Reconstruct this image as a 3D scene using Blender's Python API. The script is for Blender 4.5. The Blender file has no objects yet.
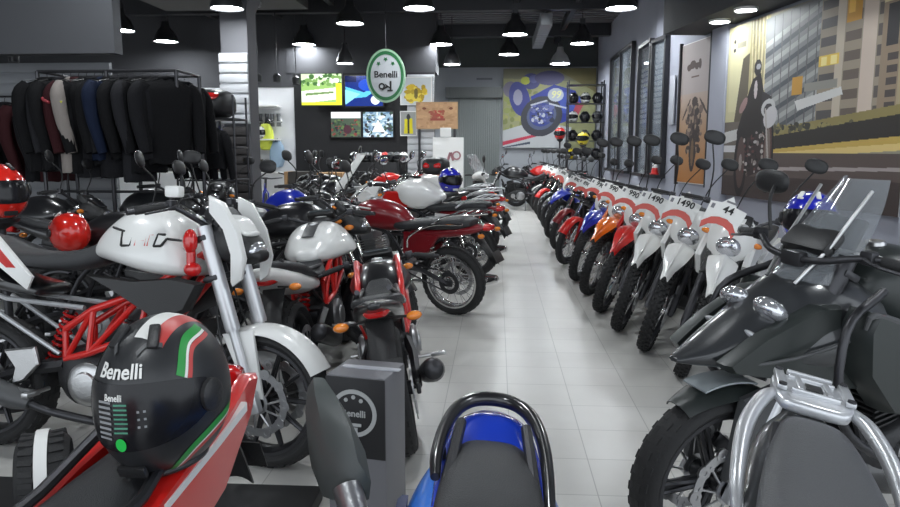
import bpy, bmesh, math, random
import numpy as np
from mathutils import Vector, Matrix, Euler
R = math.radians; PI = math.pi
random.seed(7)
SC = bpy.context.scene; COL = SC.collection

# ------------------------------------------------------------------ camera
CAMH = 1.42; FPX = 720.0
PITCH = math.atan(103.0/FPX); YAW = math.atan(47.0/FPX*math.cos(PITCH))
cd = bpy.data.cameras.new('camera'); cam = bpy.data.objects.new('camera', cd); COL.objects.link(cam)
cd.sensor_width = 36; cd.lens = 36*FPX/900; cd.clip_start = .02
cam.location = (0, 0, CAMH); cam.rotation_euler = (PI/2-PITCH, 0, YAW)
SC.camera = cam
CR = Euler(cam.rotation_euler).to_matrix()
def ray(px, py): return CR @ Vector(((px-450)/FPX, (253.5-py)/FPX, -1))
def at_y(px, py, Y):
    d = ray(px, py); t = Y/d.y; return Vector((d.x*t, Y, CAMH+d.z*t))
def at_z(px, py, z):
    d = ray(px, py); t = (z-CAMH)/d.z; return Vector((d.x*t, d.y*t, z))

# ------------------------------------------------------------------ materials
MATS = {}
def mat(name, col, rough=.5, metal=0., spec=.5, coat=0., emit=None, es=0., bump=None, noise=None, trans=0., alpha=1.):
    if name in MATS: return MATS[name]
    m = bpy.data.materials.new(name); m.use_nodes = True
    nt = m.node_tree; b = nt.nodes['Principled BSDF']
    b.inputs['Base Color'].default_value = (*col, 1); b.inputs['Roughness'].default_value = rough
    b.inputs['Metallic'].default_value = metal; b.inputs['Specular IOR Level'].default_value = spec
    b.inputs['Coat Weight'].default_value = coat; b.inputs['Coat Roughness'].default_value = .05
    b.inputs['Transmission Weight'].default_value = trans; b.inputs['Alpha'].default_value = alpha
    if emit: b.inputs['Emission Color'].default_value = (*emit, 1); b.inputs['Emission Strength'].default_value = es
    if noise or bump:
        tc = nt.nodes.new('ShaderNodeTexCoord'); n = nt.nodes.new('ShaderNodeTexNoise')
        nt.links.new(tc.outputs['Object'], n.inputs['Vector'])
        sc_ = (noise or bump)[0]; n.inputs['Scale'].default_value = sc_; n.inputs['Detail'].default_value = 3
        if noise:
            mx = nt.nodes.new('ShaderNodeMix'); mx.data_type = 'RGBA'
            nt.links.new(n.outputs['Fac'], mx.inputs[0])
            k = noise[1]
            mx.inputs[6].default_value = (*[max(0, c*(1-k)) for c in col], 1); mx.inputs[7].default_value = (*[min(1, c*(1+k)) for c in col], 1)
            nt.links.new(mx.outputs[2], b.inputs['Base Color'])
        if bump:
            n2 = nt.nodes.new('ShaderNodeTexNoise'); nt.links.new(tc.outputs['Object'], n2.inputs['Vector'])
            n2.inputs['Scale'].default_value = bump[0]; bp = nt.nodes.new('ShaderNodeBump')
            bp.inputs['Strength'].default_value = bump[1]; bp.inputs['Distance'].default_value = .01
            nt.links.new(n2.outputs['Fac'], bp.inputs['Height']); nt.links.new(bp.outputs['Normal'], b.inputs['Normal'])
    MATS[name] = m
    return m
def paint(name, col): return mat('paint_'+name, col, .28, coat=.6)
P_WHITE = paint('white', (.80, .80, .78)); P_RED = paint('red', (.62, .015, .012)); P_DRED = paint('dark_red', (.20, .008, .014))
P_BLUE = paint('blue', (.012, .03, .42)); P_ORANGE = paint('orange', (.85, .17, .01)); P_BLACK = paint('black', (.012, .012, .014))
P_BLUE_LIT = paint('blue_lit', (.0, .18, .78)); P_YELLOW = paint('yellow', (.75, .6, .02)); P_GRAPH = paint('graphite', (.03, .032, .035))  # the bright blue has the light on the blue tail's side mixed in
P_GREY = paint('grey', (.10, .105, .11)); P_DGREEN = mat('satin_graphite', (.022, .027, .026), .36)
PLASTIC = mat('black_plastic', (.018, .018, .019), .42, bump=(180, .12)); SATIN = mat('grey_plastic', (.07, .072, .075), .45)
SEATM = mat('seat_vinyl', (.030, .031, .034), .50, bump=(400, .25)); SEATG = mat('grey_seat_vinyl', (.075, .077, .082), .42, bump=(400, .25))
RUBBER = mat('tyre_rubber', (.020, .020, .021), .72, bump=(90, .2))
CHROME = mat('chrome', (.80, .80, .80), .10, 1.); ALU = mat('cast_aluminium', (.55, .55, .55), .32, 1., bump=(120, .1))
SILVER = mat('silver_paint', (.62, .63, .65), .30, .55, coat=.3); DARKM = mat('dark_metal', (.06, .06, .065), .38, .75)
ENG = mat('engine_black', (.035, .035, .037), .42, .4, bump=(60, .15)); ENGS = mat('engine_silver', (.36, .36, .37), .38, .85, bump=(60, .15))
GOLD = mat('gold_fork', (.6, .42, .12), .25, .9)
LENSR = mat('red_lens', (.55, .01, .01), .12, coat=.8); LENSA = mat('amber_lens', (.75, .22, .02), .15, coat=.8); LENSC = mat('clear_lens', (.75, .76, .78), .08, .3, coat=1.)
MIRG = mat('mirror_glass', (.75, .77, .8), .04, 1.)
HL = mat('headlight_reflector', (.62, .63, .66), .14, .75, coat=1.)
SCREEN = mat('tinted_screen', (.30, .32, .34), .03, trans=.0, alpha=.38, coat=.5)
CLEAR = mat('clear_plastic', (.85, .87, .9), .03, alpha=.25, coat=.5)
DISC = mat('brake_disc_steel', (.50, .50, .51), .28, .95)
WHITEC = mat('white_card', (.82, .82, .80), .55); REDC = mat('red_card', (.62, .11, .09), .55); BLACKC = mat('black_ink', (.015, .015, .015), .6)

# ------------------------------------------------------------------ geometry
def catmull(pts, m):
    pts = [Vector(p) for p in pts]
    if len(pts) < 3 or m < 2: return pts
    out = []
    for i in range(len(pts)-1):
        p0 = pts[i-1] if i else pts[0]*2-pts[1]; p1 = pts[i]; p2 = pts[i+1]; p3 = pts[i+2] if i+2 < len(pts) else p2*2-p1
        for k in range(m):
            t = k/m
            out.append(.5*((2*p1)+(p2-p0)*t+(2*p0-5*p1+4*p2-p3)*t*t+(3*p1-p0-3*p2+p3)*t**3))
    out.append(pts[-1]); return out
def basis(ax):
    a = Vector(ax).normalized(); u = a.cross(Vector((0, 0, 1)))
    if u.length < .05: u = a.cross(Vector((1, 0, 0)))
    u.normalize(); return a, u, a.cross(u)
class G:
    def __init__(s, M=None): s.v = []; s.f = []; s.M = M or Matrix()
    def add(s, vs, fs):
        o = len(s.v); s.v += [s.M @ Vector(v) for v in vs]; s.f += [[i+o for i in f] for f in fs]; return s
    def box(s, c, d, rot=(0, 0, 0), b=.0):
        hx, hy, hz = d[0]/2, d[1]/2, d[2]/2; b = min(b, hx*.9, hy*.9, hz*.9); rm = Euler(rot).to_matrix(); c = Vector(c)
        if b <= 0:
            vs = [(x, y, z) for x in (-hx, hx) for y in (-hy, hy) for z in (-hz, hz)]
            fs = [(0, 1, 3, 2), (4, 6, 7, 5), (0, 4, 5, 1), (2, 3, 7, 6), (0, 2, 6, 4), (1, 5, 7, 3)]
            return s.add([c+rm@Vector(v) for v in vs], fs)
        bm = bmesh.new(); bmesh.ops.create_cube(bm, size=1); bmesh.ops.scale(bm, vec=d, verts=bm.verts)
        bmesh.ops.bevel(bm, geom=bm.edges[:], offset=b, segments=2, affect='EDGES', profile=.6)
        bm.verts.index_update(); vs = [c+rm@v.co for v in bm.verts]; fs = [[v.index for v in f.verts] for f in bm.faces]; bm.free()
        return s.add(vs, fs)
    def tube(s, pts, r, n=8, m=1, closed=False):
        if isinstance(r, (list, tuple)) and m > 1:
            rr = []
            for i in range(len(pts)-1):
                for k in range(m): rr.append(r[i]+(r[i+1]-r[i])*k/m)
            rr.append(r[-1]); 
        else: rr = r
        P = catmull(pts, m) if m > 1 else [Vector(p) for p in pts]
        L = len(P); vs = []; u = None
        for i, p in enumerate(P):
            t = (P[(i+1) % L]-P[i-1]) if closed else (P[min(i+1, L-1)]-P[max(i-1, 0)])
            if t.length < 1e-9: t = Vector((0, 0, 1))
            t.normalize()
            if u is None: _, u, w = basis(t)
            else:
                u = u-t*u.dot(t)
                if u.length < 1e-6: _, u, w = basis(t)
                u.normalize(); w = t.cross(u)
            q = rr[i] if isinstance(rr, (list, tuple)) else rr
            for k in range(n):
                a = 2*PI*k/n; vs.append(p+u*math.cos(a)*q+w*math.sin(a)*q)
        fs = []
        for i in range(L if closed else L-1):
            j = (i+1) % L
            for k in range(n): fs.append((i*n+k, i*n+(k+1) % n, j*n+(k+1) % n, j*n+k))
        if not closed: fs += [list(range(n))[::-1], [(L-1)*n+k for k in range(n)]]
        return s.add(vs, fs)
    def cyl(s, a, b, r, n=14, r2=None): return s.tube([a, b], [r, r if r2 is None else r2], n)
    def lathe(s, prof, c=(0, 0, 0), ax=(0, 0, 1), n=24, closed=False, a0=0, a1=2*PI):
        a, u, w = basis(ax); c = Vector(c); full = abs(a1-a0-2*PI) < 1e-6; cnt = n if full else n+1
        vs = []; m = len(prof)
        for k in range(cnt):
            t = a0+(a1-a0)*k/n; d = u*math.cos(t)+w*math.sin(t)
            for r, h in prof: vs.append(c+a*h+d*r)
        fs = []
        for k in range(n):
            k2 = (k+1) % cnt
            for i in range(m if closed else m-1):
                j = (i+1) % m; fs.append((k*m+i, k*m+j, k2*m+j, k2*m+i))
        if not closed and full:
            if prof[0][0] > 1e-5: fs.append([k*m for k in range(cnt)])
            if prof[-1][0] > 1e-5: fs.append([k*m+m-1 for k in range(cnt)][::-1])
        if not full and closed:
            fs.append(list(range(m))); fs.append([n*m+i for i in range(m)][::-1])
        return s.add(vs, fs)
    def loft(s, rings, caps=True):
        n = len(rings[0]); vs = [v for r_ in rings for v in r_]; fs = []
        for i in range(len(rings)-1):
            for k in range(n): fs.append((i*n+k, i*n+(k+1) % n, (i+1)*n+(k+1) % n, (i+1)*n+k))
        if caps: fs += [list(range(n))[::-1], [(len(rings)-1)*n+k for k in range(n)]]
        return s.add(vs, fs)
    def body(s, st, n=20, m=4, rnd=.02, y0=0., axis='x'):
        """st: (x, zb, zt, halfwidth[, power[, toptaper[, yshift]]]) superellipse sections swept along x"""
        full = [tuple(q)+(2.6, 0., 0.)[len(q)-4:] for q in st]
        S = catmull_n(full, m)
        a, b = S[0], S[-1]; sg = 1 if b[0] > a[0] else -1
        def sc(q, dx, k):
            zm = (q[1]+q[2])/2; h = (q[2]-q[1])/2; return (q[0]+dx, zm-h*k, zm+h*k, q[3]*k)+tuple(q[4:])
        if rnd > 0:
            S = [sc(a, -sg*rnd, .45), sc(a, -sg*rnd*.8, .75), sc(a, -sg*rnd*.4, .93)]+S+[sc(b, sg*rnd*.4, .93), sc(b, sg*rnd*.8, .75), sc(b, sg*rnd, .45)]
        rings = []
        for x, zb, zt, w, p, tp, ys in S:
            zm = (zb+zt)/2; h = (zt-zb)/2; r_ = []
            for k in range(n):
                t = 2*PI*k/n; c_, s_ = math.cos(t), math.sin(t)
                yy = w*math.copysign(abs(c_)**(2/p), c_); zz = math.copysign(abs(s_)**(2/p), s_)
                yy *= (1-tp*zz); q = (x, y0+ys+yy, zm+h*zz)
                r_.append(q if axis == 'x' else (q[1], q[0], q[2]) if axis == 'y' else (q[2], q[1], q[0]))
            rings.append(r_)
        return s.loft(rings)
    def plate(s, pts, y0, y1, k=.94, yf=None):
        """outline in (x,z); from y0 to y1, outer face shrunk a little for a bevelled edge"""
        cx = sum(p[0] for p in pts)/len(pts); cz = sum(p[1] for p in pts)/len(pts); n = len(pts)
        yf = yf or (lambda x, z: 0); sg = 1
        L = [(1, y0), (1, y0+(y1-y0)*.6), (k, y1)]; vs = []
        for q, y in L:
            for x, z in pts:
                X = cx+(x-cx)*q; Z = cz+(z-cz)*q; vs.append((X, y+yf(X, Z)*(1 if y1 > y0 else -1), Z))
        fs = [(i*n+j, i*n+(j+1) % n, (i+1)*n+(j+1) % n, (i+1)*n+j) for i in range(2) for j in range(n)]
        fs += [list(range(n))[::-1], [2*n+j for j in range(n)]]
        return s.add(vs, fs)
    def shell(s, fn, nu, nv, t):
        """open surface fn(u,v) given a thickness t along its normal"""
        g = [[Vector(fn(i/nu, j/nv)) for j in range(nv+1)] for i in range(nu+1)]; vs = []; e = 1e-3
        for i in range(nu+1):
            for j in range(nv+1):
                du = g[min(i+1, nu)][j]-g[max(i-1, 0)][j]; dv = g[i][min(j+1, nv)]-g[i][max(j-1, 0)]
                nn = du.cross(dv); nn = nn.normalized() if nn.length > 1e-12 else Vector((0, 0, 1))
                vs.append(g[i][j]); vs.append(g[i][j]-nn*t)
        def I(i, j, k): return (i*(nv+1)+j)*2+k
        fs = []
        for i in range(nu):
            for j in range(nv):
                fs.append((I(i, j, 0), I(i+1, j, 0), I(i+1, j+1, 0), I(i, j+1, 0))); fs.append((I(i, j, 1), I(i, j+1, 1), I(i+1, j+1, 1), I(i+1, j, 1)))
        for i in range(nu):
            for j in (0, nv): fs.append((I(i, j, 0), I(i, j, 1), I(i+1, j, 1), I(i+1, j, 0)))
        for j in range(nv):
            for i in (0, nu): fs.append((I(i, j, 0), I(i, j+1, 0), I(i, j+1, 1), I(i, j, 1)))
        return s.add(vs, fs)
    def ell(s, c, rad, rot=(0, 0, 0), n=16, m=10, z0=-1, z1=1, p=2.):
        rm = Euler(rot).to_matrix(); c = Vector(c); a0 = math.asin(z0); a1 = math.asin(z1); prof = []
        rings = []
        for i in range(m+1):
            a = a0+(a1-a0)*i/m; rr = max(math.cos(a), 1e-4)**(2/p); zz = math.copysign(abs(math.sin(a))**(2/p), math.sin(a)) if a else 0
            rings.append([c+rm@Vector((rad[0]*rr*math.cos(2*PI*k/n), rad[1]*rr*math.sin(2*PI*k/n), rad[2]*zz)) for k in range(n)])
        return s.loft(rings)
    def mesh(s, name, sharp=38):
        me = bpy.data.meshes.new(name); me.from_pydata([tuple(v) for v in s.v], [], s.f)
        bm = bmesh.new(); bm.from_mesh(me); bmesh.ops.remove_doubles(bm, verts=bm.verts, dist=2e-5)
        bmesh.ops.recalc_face_normals(bm, faces=bm.faces)
        big = [f for f in bm.faces if len(f.verts) > 5]
        if big: bmesh.ops.triangulate(bm, faces=big)
        for f in bm.faces: f.smooth = True
        bm.to_mesh(me); bm.free()
        me.set_sharp_from_angle(angle=R(sharp)); return me
def catmull_n(S, m):
    if m < 2 or len(S) < 3: return list(S)
    out = []
    for i in range(len(S)-1):
        p1, p2 = S[i], S[i+1]; p0 = S[i-1] if i else tuple(2*a-b for a, b in zip(p1, p2)); p3 = S[i+2] if i+2 < len(S) else tuple(2*b-a for a, b in zip(p1, p2))
        for k in range(m):
            t = k/m; out.append(tuple(.5*(2*b+(c-a)*t+(2*a-5*b+4*c-d)*t*t+(3*b-a-3*c+d)*t**3) for a, b, c, d in zip(p0, p1, p2, p3)))
    out.append(S[-1]); return out

# ------------------------------------------------------------------ objects
def obj(name, g, m, parent=None, sharp=38):
    me = g.mesh(name, sharp) if isinstance(g, G) else g
    if not me.materials: me.materials.append(m)
    o = bpy.data.objects.new(name, me); COL.objects.link(o); o.parent = parent
    o.material_slots[0].link = 'OBJECT'; o.material_slots[0].material = m
    return o
def tag(o, label=None, cat=None, group=None, kind=None):
    if label: o['label'] = label
    if cat: o['category'] = cat
    if group: o['group'] = group
    if kind: o['kind'] = kind
    return o
def thing(name, label, cat, loc=(0, 0, 0), rot=(0, 0, 0), group=None):
    o = bpy.data.objects.new(name, None); COL.objects.link(o); o.location = loc; o.rotation_euler = rot; o.empty_display_size = .1
    return tag(o, label, cat, group)
def setM(o, M): o.matrix_world = M; o.location = M.to_translation(); o.rotation_euler = M.to_euler(); return o
def dup(root, label, loc, rot, group=None, col=None, skip=(), scale=None):
    """copy of a thing with its parts and sub-parts; col maps part names to another material"""
    col = col or {}
    def base(n): return n.split('.')[0]
    def cp(o, par):
        c = o.copy(); COL.objects.link(c); c.parent = par
        k = base(o.name)
        if k in col and c.type == 'MESH': c.material_slots[0].material = col[k]
        for ch in KIDS.get(o.name, []):
            if base(ch.name) not in skip: cp(ch, c)
        return c
    KIDS = {}
    st = [root]
    while st:
        q = st.pop(); KIDS[q.name] = list(q.children); st += KIDS[q.name]
    r = cp(root, None); r.location = loc; r.rotation_euler = rot
    if scale: r.scale = (scale,)*3
    r['label'] = label
    if group: r['group'] = group
    elif 'group' in r: del r['group']
    return r
def struct(name, g, m):
    o = obj(name, g, m); o['kind'] = 'structure'; return o
_fc = {}
def text_mesh(txt, size, depth=.002, shear=0., bold=True, spacing=1.):
    cu = bpy.data.curves.new('lettering', 'FONT'); cu.body = txt; cu.size = size; cu.extrude = depth; cu.align_x = 'CENTER'; cu.align_y = 'CENTER'
    cu.shear = shear; cu.space_character = spacing
    if bold: cu.offset = size*.018
    cu.resolution_u = 3
    o = bpy.data.objects.new('tmp', cu); COL.objects.link(o); dg = bpy.context.evaluated_depsgraph_get(); dg.update()
    me = bpy.data.meshes.new_from_object(o.evaluated_get(dg)); COL.objects.unlink(o); bpy.data.objects.remove(o); me.name = 'lettering'
    return me
def text_g(txt, size, fn, depth=.0015, **k):
    """lettering with each point (x,y,z) carried through fn"""
    me = text_mesh(txt, size, depth, **k); g = G(); g.add([fn(v.co.x, v.co.y, v.co.z) for v in me.vertices], [list(p.vertices) for p in me.polygons]); return g

# ------------------------------------------------------------------ printed pictures: a fine grid whose colours are painted as polygons
class Pic:
    def __init__(s, w, h, bg): s.w = w; s.h = h; s.a = np.zeros((h, w, 3)); s.a[:] = bg; s.Y, s.X = np.mgrid[0:h, 0:w]; s.X = (s.X+.5)/w; s.Y = (s.Y+.5)/h
    def mask_poly(s, pts):
        m = np.zeros((s.h, s.w), bool); n = len(pts); j = n-1
        for i in range(n):
            xi, yi = pts[i]; xj, yj = pts[j]
            c = ((yi > s.Y) != (yj > s.Y)) & (s.X < (xj-xi)*(s.Y-yi)/((yj-yi) if yj != yi else 1e-9)+xi); m ^= c; j = i
        return m
    def poly(s, pts, c, al=1.): m = s.mask_poly(pts); s.a[m] = s.a[m]*(1-al)+np.array(c)*al; return s
    def rect(s, x0, y0, x1, y1, c, al=1.): return s.poly([(x0, y0), (x1, y0), (x1, y1), (x0, y1)], c, al)
    def oval(s, cx, cy, rx, ry, c, al=1., rot=0., inner=0.):
        dx = (s.X-cx); dy = (s.Y-cy); cr, sr = math.cos(rot), math.sin(rot); q = ((dx*cr+dy*sr)/rx)**2+((-dx*sr+dy*cr)/ry)**2
        m = (q < 1) & (q >= inner*inner); s.a[m] = s.a[m]*(1-al)+np.array(c)*al; return s
    def line(s, x0, y0, x1, y1, w, c, al=1.):
        L = math.hypot(x1-x0, y1-y0) or 1e-6; nx, ny = -(y1-y0)/L*w/2, (x1-x0)/L*w/2
        return s.poly([(x0+nx, y0+ny), (x1+nx, y1+ny), (x1-nx, y1-ny), (x0-nx, y0-ny)], c, al)
    def speck(s, x0, y0, x1, y1, cols, n, r, seed=1, asp=1.):
        rg = random.Random(seed)
        for _ in range(n): s.oval(x0+(x1-x0)*rg.random(), y0+(y1-y0)*rg.random(), r*(.4+rg.random()), r*asp*(.4+rg.random()), rg.choice(cols))
        return s
def picmat(name, rough=.45, emit=0.):
    if name in MATS: return MATS[name]
    m = bpy.data.materials.new(name); m.use_nodes = True; nt = m.node_tree; b = nt.nodes['Principled BSDF']
    at = nt.nodes.new('ShaderNodeAttribute'); at.attribute_name = 'print'; b.inputs['Roughness'].default_value = rough
    if emit:
        b.inputs['Base Color'].default_value = (.01, .01, .01, 1); nt.links.new(at.outputs['Color'], b.inputs['Emission Color']); b.inputs['Emission Strength'].default_value = emit
    else: nt.links.new(at.outputs['Color'], b.inputs['Base Color'])
    MATS[name] = m; return m
def lin(c): return tuple(((x/255)/12.92 if x/255 <= .04045 else ((x/255+.055)/1.055)**2.4) for x in c)
def picture(name, pic, W, H, m, parent=None, M=None):
    """flat print of W x H in the local xz plane facing -y, row 0 on top"""
    w, h = pic.w, pic.h; me = bpy.data.meshes.new(name)
    xs = (np.arange(w+1)/w-.5)*W; zs = (.5-np.arange(h+1)/h)*H
    X, Z = np.meshgrid(xs, zs); V = np.stack([X.ravel(), np.zeros(X.size), Z.ravel()], 1)
    I = np.arange((w+1)*(h+1)).reshape(h+1, w+1); F = np.stack([I[:-1, :-1], I[1:, :-1], I[1:, 1:], I[:-1, 1:]], -1).reshape(-1, 4)
    if M is not None: V = np.array([tuple(M @ Vector(v)) for v in V])
    me.from_pydata(V.tolist(), [], F.tolist())
    at = me.color_attributes.new('print', 'FLOAT_COLOR', 'CORNER'); q = np.clip(pic.a.reshape(-1, 3)/255, 0, 1); q = np.where(q <= .04045, q/12.92, ((q+.055)/1.055)**2.4)
    c = np.repeat(np.concatenate([q, np.ones((w*h, 1))], 1), 4, 0)
    at.data.foreach_set('color', c.astype(np.float32).ravel()); me.update()
    return obj(name, me, m, parent)
# ------------------------------------------------------------------ motorcycles
def wheel(root, nm, c, r, w, sp, disc=True, M=None, wm=RUBBER, rimm=DARKM, spm=None, knob=False, rim_r=None, side=1):
    """tyre (the part) with rim, spokes, hub and brake disc below it; axle along y"""
    c = Vector(c); rr = rim_r or r-.07
    def g(): return G(M)
    t = g(); prof = []; nb = 14
    for i in range(nb+1):
        a = -PI*.60+2*PI*.60*i/nb; q = abs(math.sin(a))
        prof.append((rr+.012+(r-rr-.012)*(.45+.55*math.cos(a)) if abs(a) > .1 else r, w/2*math.sin(a)))
    prof = [(rr-.004, -w*.30), (rr+.01, -w*.42)]+[(r-(r-rr)*.62*(1-math.cos(a)), w/2*math.sin(a)) for a in [R(x) for x in range(-90, 91, 15)]]+[(rr+.01, w*.42), (rr-.004, w*.30)]
    t.lathe(prof, c, (0, 1, 0), 48, closed=True)
    if knob:
        n = 44
        for k in range(n):
            a = 2*PI*k/n
            for y, da, e in ((0, 0, 0), (w*.27, .5, .005), (-w*.27, .5, .005), (w*.43, 0, .020), (-w*.43, 0, .020)):
                b = a+da*2*PI/n; rad = r-e+.003
                t.box(c+Vector((math.cos(b)*rad, y, math.sin(b)*rad)), (.014, w*.19, .024), (0, -b, 0))
    else:
        n = 34
        for k in range(n):
            a = 2*PI*k/n
            for sgn in (-1, 1):
                for yy, dr in ((.12, .0052), (.30, .0062+(r-rr)*.62*.2)):
                    b_ = a+.05*sgn+yy*.25; t.box(c+Vector((math.cos(b_)*(r-dr), sgn*w*yy, math.sin(b_)*(r-dr))), (.010, w*.14, .030), (0, -b_, 0))
    T = obj(nm, t, wm, root)
    q = g(); q.lathe([(rr+.006, -w*.40), (rr+.006, w*.40), (rr-.008, w*.40), (rr-.024, w*.2), (rr-.024, -w*.2), (rr-.008, -w*.40)], c, (0, 1, 0), 48, closed=True)
    obj('rim', q, rimm, T)
    h = g(); h.lathe([(.022, -w*.62), (.034, -w*.60), (.034, -w*.42), (.026, -w*.3), (.026, w*.3), (.034, w*.42), (.034, w*.60), (.022, w*.62)], c, (0, 1, 0), 18); obj('hub', h, spm or rimm, T)
    s_ = g()
    if sp == 'wire':
        for k in range(32):
            a = 2*PI*k/32; sg = 1 if k % 2 else -1; a2 = a+(.35 if (k//2) % 2 else -.35)
            s_.tube([c+Vector((math.cos(a2)*.030, sg*w*.38, math.sin(a2)*.030)), c+Vector((math.cos(a)*(rr-.016), sg*w*.05, math.sin(a)*(rr-.016)))], .0020, 4)
    else:
        n = sp
        for k in range(n):
            for e in ((-.07, .07) if n <= 6 else (0,)):
                a = 2*PI*k/n
                p0 = c+Vector((math.cos(a+e*3)*.028, 0, math.sin(a+e*3)*.028)); p1 = c+Vector((math.cos(a+e)*(rr-.014), 0, math.sin(a+e)*(rr-.014)))
                s_.tube([p0+Vector((0, .012, 0)), p1+Vector((0, .006, 0))], [.011, .0075], 6); s_.tube([p0-Vector((0, .012, 0)), p1-Vector((0, .006, 0))], [.011, .0075], 6)
    obj('spokes', s_, spm or rimm, T)
    if disc:
        for y in ((w*.5+.02, -w*.5-.02) if disc == 2 else (side*(w*.5+.02),)):
            d = g(); rd = min(.15, rr*.66)
            d.lathe([(rd, y-.002), (rd, y+.002), (rd-.034, y+.002), (rd-.034, y-.002)], c, (0, 1, 0), 40, closed=True)
            for k in range(10):
                a = 2*PI*k/10; d.tube([c+Vector((math.cos(a)*.05, y, math.sin(a)*.05)), c+Vector((math.cos(a+.2)*(rd-.03), y, math.sin(a+.2)*(rd-.03)))], .005, 5)
                d.cyl(c+Vector((math.cos(a+.2)*(rd-.028), y-.005, math.sin(a+.2)*(rd-.028))), c+Vector((math.cos(a+.2)*(rd-.028), y+.005, math.sin(a+.2)*(rd-.028))), .009, 8)
                if disc == 2: e_ = Vector((math.cos(a)*(rd-.012), y, math.sin(a)*(rd-.012))); d.lathe([(.024, -.005), (.024, .005), (.010, .005), (.010, -.005)], c+e_, (0, 1, 0), 10, closed=True)
            d.lathe([(.052, y-.003), (.052, y+.003), (.036, y+.003), (.036, y-.003)], c, (0, 1, 0), 20, closed=True)
            obj('brake_disc', d, DISC, T)
    return T

DEF = dict(wb=1.38, rf=.30, rr=.305, wf=.11, wr=.14, rake=25, fl=.70, steer=0, sp=10, rimm=DARKM, spm=None, disc=1, knob=False, usd=False, forkm=CHROME,
           tank=None, tankm=P_WHITE, seat=None, seatm=SEATM, tail=None, tailm=P_BLACK, ff='low', ffm=P_BLACK, framem=DARKM, trellis=False,
           engm=ENG, bar=(.0, .10, .36), barm=DARKM, mir='stalk', mirz=.22, light='round', lightm=PLASTIC, exh='low', exhm=DARKM, side=None, sidem=P_BLACK,
           tl=(-.34, .86), ind=True, cols=None, shroud=None, shroudm=P_WHITE, rack=None, scr=None, belly=None, twin=False)
TANK = dict(
    naked=[(.56, .80, .90, .07, 2.4, .0), (.66, .78, .99, .125, 2.6, .1), (.80, .78, 1.045, .155, 2.8, .25), (.95, .80, 1.05, .165, 3.0, .3), (1.07, .84, .99, .13, 2.8, .2), (1.12, .88, .95, .08, 2.4, .1)],
    classic=[(.52, .76, .84, .06, 2.2), (.60, .73, .92, .10, 2.3), (.74, .72, .98, .135, 2.4), (.90, .73, 1.0, .145, 2.4), (1.02, .77, .97, .12, 2.2), (1.08, .83, .92, .06, 2.)],
    trail=[(.50, .82, .88, .06, 2.4), (.62, .78, .95, .10, 2.6), (.78, .74, 1.02, .12, 2.6), (.92, .76, 1.03, .115, 2.6), (1.0, .84, .98, .07, 2.4)],
    adv=[(.58, .86, .94, .08, 2.6), (.68, .80, 1.02, .14, 2.8), (.82, .76, 1.08, .18, 3.0), (.98, .78, 1.10, .19, 3.0), (1.10, .86, 1.06, .15, 2.8), (1.16, .92, 1.0, .09, 2.6)])
SEAT = dict(
    naked=[(-.26, .90, .945, .07, 3), (-.16, .86, .935, .115, 3), (0., .82, .90, .135, 3), (.14, .79, .845, .135, 3), (.22, .77, .81, .14, 3), (.38, .75, .80, .145, 3), (.52, .77, .83, .10, 3), (.60, .80, .87, .065, 3)],
    flat=[(-.22, .80, .86, .09, 3.2), (-.1, .77, .87, .12, 3.4), (.15, .76, .855, .135, 3.4), (.36, .75, .83, .135, 3.4), (.50, .75, .83, .11, 3.2), (.58, .78, .86, .08, 3)],
    trail=[(-.25, .90, .945, .07, 3), (0., .86, .925, .10, 3), (.25, .84, .90, .11, 3), (.45, .83, .89, .10, 3), (.62, .86, .94, .07, 3), (.74, .92, 1.0, .045, 3)],
    adv=[(-.16, .92, .965, .11, 3), (0., .88, .95, .145, 3), (.16, .84, .92, .15, 3), (.24, .81, .87, .15, 3), (.40, .80, .86, .15, 3), (.54, .81, .88, .12, 3), (.64, .84, .92, .08, 3)])
TAIL = dict(
    naked=[(-.40, .90, .935, .035, 2.4), (-.28, .85, .92, .085, 2.6), (-.10, .77, .88, .125, 2.8), (.10, .72, .82, .13, 2.8), (.30, .70, .77, .125, 2.8)],
    flat=[(-.36, .78, .82, .05, 2.6), (-.2, .73, .81, .10, 2.8), (.1, .68, .78, .125, 2.8), (.34, .66, .76, .12, 2.8)],
    trail=[(-.36, .90, .93, .04, 2.6), (-.18, .83, .91, .09, 2.8), (.1, .74, .87, .12, 2.8), (.36, .74, .85, .115, 2.8)],
    adv=[(-.26, .88, .93, .08, 2.6), (-.1, .82, .92, .13, 2.8), (.10, .74, .86, .14, 2.8), (.34, .70, .81, .135, 2.8)])

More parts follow.
